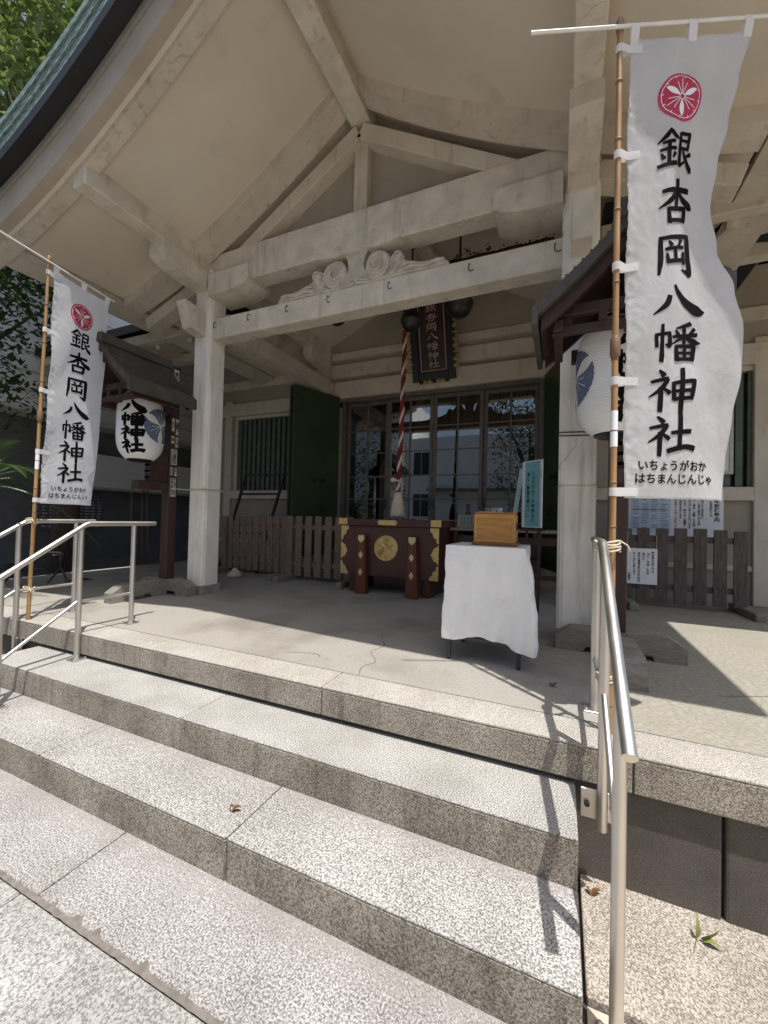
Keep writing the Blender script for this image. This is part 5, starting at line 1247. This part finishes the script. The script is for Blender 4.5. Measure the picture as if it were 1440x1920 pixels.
# ---------------------------------------------------------------- iron frame, wrapped parcel, timber, leaves
t = thing('iron_rack', (-5.35,5.9,0.0), 'dark rusty iron frame with rungs leaning behind the left barrier', 'rack')
for x in (-5.95, -5.05):
    bm = B(); bar(bm, (x,5.82,0.0), (x+0.17 if x > -5.5 else x+0.12,6.35,1.86), 0.05, 0.04, (0,1,0), 0.004); obj('upright', bm, IRON, t)
for z, e in ((1.85,0.14),(1.46,0.02),(0.7,0.0)):
    f = z/1.86; bm = B(); bar(bm, (-5.95 + 0.12*f - e*0.3, 5.82+0.53*f, z), (-5.05 + 0.17*f + e, 5.82+0.53*f, z), 0.035, 0.04, bev=0.004); obj('rung', bm, IRON, t)
bm = B(); lathe(bm, [(0,0),(0.10,0),(0.13,0.03),(0.10,0.08),(0.05,0.11),(0.02,0.14),(0,0.14)], (-5.0,5.25,0.0), 14)
for v in bm.verts: v.co += V((0.03*noise.noise(v.co*9), 0.03*noise.noise(v.co*9+V((3,0,0))), 0.02*noise.noise(v.co*11) if v.co.z > 0.02 else 0))
tag(obj('rag_bundle', bm, WHITEROPE, None, True), 'crumpled pale bundle on the floor at the foot of the left barrier', 'bundle')

def leaf(bm, c, a, b, n, L, Wd, curl):
    P = []
    for i in range(6):
        u = i/5; w = Wd*math.sin(math.pi*min(1, 0.12 + 0.88*u)**0.8) if u < 1 else 0.0
        mid = c + a*L*u + n*(curl*math.sin(u*3)); P.append((mid - b*w + n*abs(w)*0.5, mid, mid + b*w + n*abs(w)*0.5))
    R = [[bm.verts.new(q) for q in p] for p in P]
    for i in range(5):
        for k in range(2): bm.faces.new((R[i][k], R[i][k+1], R[i+1][k+1], R[i+1][k]))
bm = B(); n = V((0,0,1))
leaf(bm, V((0.53,2.03,-0.612)), V((0.05,0.35,0.9)).normalized(), V((0.9,0.2,0)).normalized(), V((0,-1,0)), 0.085, 0.009, 0.012)
leaf(bm, V((0.54,2.03,-0.612)), V((0.75,0.15,0.55)).normalized(), V((0.4,0.5,-0.6)).normalized(), V((0.3,-.8,.5)), 0.085, 0.014, 0.012)
leaf(bm, V((0.545,2.02,-0.614)), V((0.8,-0.15,0.08)).normalized(), V((0.1,1,0)).normalized(), n, 0.065, 0.013, 0.01)
tube(bm, [(0.53,2.03,-0.61),(0.515,1.99,-0.612),(0.50,1.955,-0.617)], 0.0015, 5)
tag(obj('fallen_leaf', bm, FALLEN, None, True, (0.53,2.02,-0.62)), 'yellow-green fallen leaf against the plinth on the right', 'leaf')
for i, (x, y, z, lab) in enumerate(((0.155,2.06,-0.618,'tiny brown dry leaf on the ground by the bracket of the right handrail'),(-0.03,2.78,0.002,'curled brown dry leaf on the porch floor near the right handrail'),(-1.42,1.52,-0.389,'small brown leaf scrap on the middle of the lower step'))):
    bm = B(); leaf(bm, V((x,y,z)), V((0.8,0.5,0.25)).normalized(), V((-.5,.8,0)).normalized(), V((0,0,1)), 0.05, 0.012, 0.012); leaf(bm, V((x,y,z)), V((-0.6,0.6,0.3)).normalized(), V((.6,.6,0)).normalized(), V((0,0,1)), 0.035, 0.010, 0.008)
    tag(obj('dry_leaf', bm, BROWNLEAF, None, True, (x,y,z)), lab, 'leaf')

# ---------------------------------------------------------------- what stands left of the porch
nb = thing('neighbour_house', (-10.2,8.0,-0.66), 'grey white sided house close behind the left banner and lantern', 'house')
def nbox(name, x0, x1, y0, y1, z0, z1, m, bev=0.0):
    bm = B(); box(bm, x0, x1, y0, y1, z0, z1, bev); return obj(name, bm, m, nb)
nbox('upper_wall', -13.0, -9.5, 2.8, 19.0, 3.02, 6.4, SIDING); nbox('lower_wall', -13.0, -10.15, 3.0, 19.0, -0.66, 3.0, DARKWALL)
for k in range(8): nbox('siding_batten', -9.499, -9.485, 2.8, 19.0, 3.35 + 0.38*k, 3.362 + 0.38*k, M('batten', (0.36,0.36,0.365), rough=0.7) if k == 0 else bpy.data.materials['batten'])
nbox('canopy_edge', -10.1, -9.42, 2.75, 19.0, 2.94, 3.018, M('pale_trim', (0.62,0.62,0.61), rough=0.6), 0.01)
nbox('counter_ledge', -10.14, -9.62, 5.4, 9.6, 1.55, 1.60, M('ledge', (0.5,0.49,0.47), rough=0.6)); nbox('counter_front', -10.14, -9.7, 5.3, 9.7, 1.605, 2.35, SIDING)
nbox('low_sill', -10.14, -9.7, 5.2, 11.0, -0.66, -0.1, M('sill_stone', (0.20,0.195,0.19), rough=0.8)); nbox('house_roof', -13.2, -9.3, 2.6, 19.2, 6.41, 6.6, COPPER_DK)
w_ = nbox('window', -9.498, -9.47, 9.3, 10.6, 3.9, 5.3, WINDOWDK); bm = B(); box(bm, -9.47, -9.45, 9.25, 9.3, 3.85, 5.35); box(bm, -9.47, -9.45, 10.6, 10.65, 3.85, 5.35); box(bm, -9.469, -9.449, 9.301, 10.599, 3.85, 3.9); obj('window_frame', bm, STEEL, w_)
bm = B(); tube(bm, [(-9.50,5.2,3.32),(-9.44,5.2,3.32),(-9.40,5.2,3.31)], [0.10,0.10,0.06], 14); obj('vent_cap', bm, WHITEPOLE, nb, True, angle=40)
for (y0, y1, z0, z1, m) in ((5.45,6.25,0.62,1.42,BLUECARD),(4.75,5.35,0.62,1.38,WHITECARD)):
    bm = B(); box(bm, -10.149, -10.12, y0, y1, z0, z1, 0.004)
    nbd = thing('poster_board', (-10.13,(y0+y1)/2,z0), 'dim poster board with small print on the dark wall, %s' % ('nearer the lantern post' if y0 > 5 else 'nearer the left banner'), 'poster')
    obj('poster', bm, M('dim_poster', (0.16,0.17,0.19), (0.10,0.10,0.12), 0.6, scale=8), nbd); fn = plane_fn((-10.119,y1,z0), (0,1,0), (0,0,1))
    bm = B()
    for r in range(9):
        for c in range(5): ribbon(bm, [(-(y1-y0) + 0.08 + c*0.14, 0.08+0.07*r, 0.02), (-(y1-y0) + 0.08 + c*0.14 + random.uniform(.04,.1), 0.08+0.07*r, 0.02)], fn, 0.002, 2)
    obj('poster_print', bm, WHITECARD, nbd)
# bamboo brooms and rake leaning on the ledge
for k, (y, dy) in enumerate(((6.35,0.45),(6.6,0.5),(6.8,0.35))):
    t = thing('garden_broom', (-9.3,y,-0.66), ('twig broom leaning bristles up behind the lantern post', 'twig broom standing between the two other brooms', 'twig broom furthest from the banner, beside the pillar')[k], 'broom', 'brooms behind the lantern stand')
    bm = B(); tube(bm, [(-9.15,y,-0.66),(-9.55,y+dy*0.4,1.0),(-9.62,y+dy*0.5,1.75)], 0.014, 8); obj('broom_handle', bm, BAMBOO, t, True)
    bm = B()
    for i in range(60):
        a = V((-9.2+random.uniform(-.02,.02), y+0.05, -0.25)); b = a + V((random.uniform(-.12,.2), random.uniform(-.30,.30), random.uniform(-.42,-.30))); tube(bm, [a, b], 0.004, 4)
    obj('broom_bristles', bm, TWIG, t)
t = thing('bicycle', (-6.9,3.5,-0.66), 'dark bicycle parked in the shade beyond the left handrail', 'bicycle')
wc = [V((-6.55,3.72,-0.33)), V((-6.95,2.72,-0.33))]
dirb = (wc[0]-wc[1]).normalized()
for k, c in enumerate(wc):
    bm = B(); tube(bm, [c + dirb*0.32*math.cos(a) + V((0,0,0.32*math.sin(a))) for a in [2*math.pi*i/36 for i in range(37)]], 0.018, 8, cap=False); wl_ = obj('wheel', bm, RUBBER, t, True)
    bm = B(); tube(bm, [c + dirb*0.295*math.cos(a) + V((0,0,0.295*math.sin(a))) for a in [2*math.pi*i/36 for i in range(37)]], 0.010, 6, cap=False); obj('rim', bm, STEEL, wl_, True)
    bm = B()
    for i in range(12): a = math.pi*i/6; tube(bm, [c, c + dirb*0.29*math.cos(a) + V((0,0,0.29*math.sin(a)))], 0.002, 4)
    obj('spokes', bm, STEEL, wl_)
    bm = B(); tube(bm, [c + dirb*0.36*math.cos(a) + V((0,0,0.36*math.sin(a))) for a in [math.pi*(0.05+0.9*i/16) for i in range(17)]], 0.022, 8, flat=0.5, fdir=dirb.cross(V((0,0,1)))); obj('mudguard', bm, DARKSTEEL, t, True)
bm = B(); up = V((0,0,1)); bb = (wc[0]+wc[1])/2 + dirb*-0.05 - up*0.03; seat = wc[1] + dirb*0.36 + up*0.52; head = wc[0] - dirb*0.22 + up*0.55
for a, b in ((wc[1],bb),(wc[1],seat),(bb,seat),(bb,head),(seat,head),(head,wc[0]),(head,head+up*0.18)): tube(bm, [a, b], 0.016, 8)
obj('frame', bm, DARKSTEEL, t, True)
bm = B(); s = dirb.cross(up); hb = head + up*0.2; tube(bm, [hb - s*0.27 - dirb*0.12, hb - s*0.16, hb, hb + s*0.16, hb + s*0.27 - dirb*0.12], 0.012, 8); obj('handlebar', bm, STEEL, t, True)
bm = B(); box(bm, seat.x-0.07, seat.x+0.07, seat.y-0.12, seat.y+0.12, seat.z+0.04, seat.z+0.11, 0.03, 2); obj('saddle', bm, RUBBER, t, True)

# ---------------------------------------------------------------- trees, cycad
def crown(bm, clumps, per, size, droop=0.0):
    for (c, r) in clumps:
        for i in range(int(per*r*r)):
            while True:
                q = V((random.uniform(-1,1), random.uniform(-1,1), random.uniform(-1,1)))
                if q.length <= 1: break
            p = V(c) + V((q.x*r, q.y*r, q.z*r*0.8)); s = size*random.uniform(0.6, 1.3)
            a = V((random.uniform(-1,1), random.uniform(-1,1), random.uniform(-.7,.5) - droop)).normalized(); b = a.cross(V((random.uniform(-.4,.4), random.uniform(-.4,.4), 1))).normalized(); n_ = a.cross(b)
            v0 = bm.verts.new(p); v1 = bm.verts.new(p + a*s*0.5 + b*s*0.28 + n_*s*0.06); v2 = bm.verts.new(p + a*s); v3 = bm.verts.new(p + a*s*0.5 - b*s*0.28 + n_*s*0.06)
            bm.faces.new((v0, v1, v2)); bm.faces.new((v0, v2, v3))
def tree(base, h, clumps, per, size, m, label, limbs, r0=0.2, droop=0.0, group=None, name='broadleaf_tree', kind=None):
    t = thing(name, base, label, 'tree', group)
    bm = B(); b = V(base); tube(bm, [b, b + V((0.05,0.03,h*0.35)), b + V((-0.06,0.08,h*0.7)), b + V((0.02,0.0,h))], [r0*1.3, r0, r0*0.75, r0*0.4], 12)
    for v in bm.verts: v.co += V((noise.noise(v.co*3), noise.noise(v.co*3+V((5,0,0))), 0))*r0*0.25
    tr = obj('trunk', bm, BARK, t, True)
    for a in limbs:
        bm = B(); s = b + V((0,0,h*random.uniform(.55,.9))); e = V(a); tube(bm, [s, s*0.5 + e*0.5 + V((0,0,0.2)), e], [r0*0.45, r0*0.3, r0*0.1], 8); obj('limb', bm, BARK, tr, True)
    bm = B(); crown(bm, clumps, per, size, droop); obj('crown', bm, m, t)
    return t
random.seed(11)
cl = [((-7.9,3.6,8.9),0.9),((-7.3,4.2,8.3),0.9),((-8.4,3.1,8.2),0.9),((-7.6,3.0,7.4),0.8),((-8.5,4.3,7.3),1.0),((-7.4,4.6,7.4),0.8),((-8.7,3.4,6.6),0.9),((-7.9,4.0,9.9),0.9),((-7.0,4.9,9.4),0.9),((-6.6,3.8,9.9),0.8),((-9.2,4.4,8.8),1.1),((-7.8,5.4,8.6),1.1),((-6.9,3.1,8.7),0.6),((-7.5,2.5,6.4),0.6),((-8.0,5.2,10.6),1.1),((-6.9,5.4,10.4),0.9),((-8.2,2.6,9.0),0.6)]
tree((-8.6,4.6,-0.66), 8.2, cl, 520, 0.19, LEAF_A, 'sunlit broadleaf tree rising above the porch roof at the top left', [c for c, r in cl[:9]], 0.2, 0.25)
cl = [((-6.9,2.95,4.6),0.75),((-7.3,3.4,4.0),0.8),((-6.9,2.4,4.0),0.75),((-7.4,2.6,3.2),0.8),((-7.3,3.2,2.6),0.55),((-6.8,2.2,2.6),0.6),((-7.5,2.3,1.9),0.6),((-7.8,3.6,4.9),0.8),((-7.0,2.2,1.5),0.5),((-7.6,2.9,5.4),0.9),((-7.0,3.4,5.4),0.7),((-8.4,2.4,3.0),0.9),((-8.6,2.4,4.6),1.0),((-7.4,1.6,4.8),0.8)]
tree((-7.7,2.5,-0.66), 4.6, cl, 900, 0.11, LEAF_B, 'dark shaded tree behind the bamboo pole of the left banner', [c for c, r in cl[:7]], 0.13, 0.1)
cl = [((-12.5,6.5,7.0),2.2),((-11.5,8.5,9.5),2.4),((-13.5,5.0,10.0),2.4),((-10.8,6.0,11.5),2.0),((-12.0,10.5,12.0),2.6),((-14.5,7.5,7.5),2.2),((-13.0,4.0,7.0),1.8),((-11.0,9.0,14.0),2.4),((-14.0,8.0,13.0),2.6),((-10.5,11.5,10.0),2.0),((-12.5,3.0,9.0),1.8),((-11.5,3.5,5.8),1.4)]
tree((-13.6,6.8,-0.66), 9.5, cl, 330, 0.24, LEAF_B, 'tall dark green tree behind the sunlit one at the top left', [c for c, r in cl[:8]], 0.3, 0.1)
def cycad(base, n, L, label):
    t = thing('cycad', base, label, 'cycad')
    b = V(base); bm = B(); lathe(bm, [(0,0),(0.16,0),(0.19,0.3),(0.18,1.2),(0.17,1.75),(0.12,1.95),(0,2.0)], b, 14)
    for v in bm.verts: v.co += V((noise.noise(v.co*14), noise.noise(v.co*14+V((4,0,0))), 0))*0.03
    obj('trunk', bm, BARK, t)
    top = b + V((0,0,1.95))
    for k in range(n):
        an = 2*math.pi*k/n + random.uniform(-.2,.2); el = random.uniform(0.15,1.1); d = V((math.cos(an)*math.cos(el), math.sin(an)*math.cos(el), math.sin(el)))
        bm = B(); pts = []
        for i in range(22):
            u = i/21; pts.append(top + d*L*u + V((0,0,-0.55*L*u*u*(0.4+math.cos(el)))))
        tube(bm, pts, [0.012*(1-0.8*i/21) for i in range(22)], 5)
        for i in range(3, 22):
            u = i/21; tdir = (pts[i]-pts[i-1]).normalized(); sd_ = tdir.cross(V((0,0,1))).normalized()
            for s in (-1, 1):
                for q in (0, 0.5):
                    p = pts[i]*(1-q) + pts[i-1]*q; l = 0.17*math.sin(math.pi*(0.12+0.85*u)); e = p + (sd_*s*0.85 + tdir*0.5 + V((0,0,0.15))).normalized()*l
                    v = [bm.verts.new(p + tdir*0.006), bm.verts.new(p - tdir*0.006), bm.verts.new(e)]; bm.faces.new(v)
        obj('frond', bm, CYCAD, t)
cycad((-6.15,2.35,-0.66), 26, 1.25, 'dark green cycad with drooping fronds at the far left')

# ---------------------------------------------------------------- the street behind the viewer, seen mirrored in the door glass
sb = thing('street_building', (-4.5,-12.0,-0.66), 'white three storey building across the street, mirrored in the door panes', 'building')
def sbox(name, x0, x1, y0, y1, z0, z1, m, par=None):
    bm = B(); box(bm, x0, x1, y0, y1, z0, z1); return obj(name, bm, m, par or sb)
sbox('wall', -9.6, 0.2, -16, -12, -0.66, 6.6, SIDING); sbox('wall', -15, -9.61, -17, -12.6, -0.66, 9.4, SIDING); sbox('wall', 0.21, 5.0, -16.5, -12.4, -0.66, 5.6, M('tan_wall', (0.36,0.33,0.29), rough=0.8))
for z in (1.3, 4.1):
    for x in (-9.2,-1.6): wq = sbox('window', x, x+1.1, -12.02, -11.97, z, z+1.5, WINDOWDK); sbox('window_frame', x+0.52, x+0.58, -11.969, -11.95, z, z+1.5, STEEL, wq)
rl = sbox('roof_rail', -9.6, 0.2, -12.1, -12.05, 7.55, 7.61, IRON)
bm = B()
for k in range(60): box(bm, -8.2+0.14*k, -8.18+0.14*k, -12.09, -12.06, 6.6, 7.55)
obj('baluster', bm, IRON, rl)
sbox('canopy', -8.0, 0.0, -11.96, -11.2, 2.95, 3.1, DARKWALL)
random.seed(5)
cl = [((-2.0,-6.5,4.6),1.4),((-1.4,-6.2,5.8),1.3),((-2.6,-6.6,6.2),1.3),((-0.6,-7.4,6.8),1.5),((-0.9,-7.0,3.9),1.2),((0.4,-7.2,4.6),1.4),((-2.4,-6.4,3.2),0.9),((-1.6,-6.6,2.2),0.9),((-3.0,-6.8,7.4),1.2)]
tree((-1.4,-6.8,-0.66), 4.6, cl, 260, 0.2, LEAF_B, 'leafy street tree on the right, mirrored dark in the door panes', [c for c, r in cl[:5]], 0.22)
cl = [((-9.4,-6.0,3.4),1.3),((-10.4,-6.6,4.6),1.4),((-8.6,-7.0,2.6),1.0),((-9.8,-5.4,1.8),1.1),((-8.9,-6.4,6.0),1.0)]
tree((-9.6,-6.2,-0.66), 4.0, cl, 260, 0.2, LEAF_B, 'leafy street tree on the left, mirrored dark in the door panes', [c for c, r in cl[:3]], 0.2)
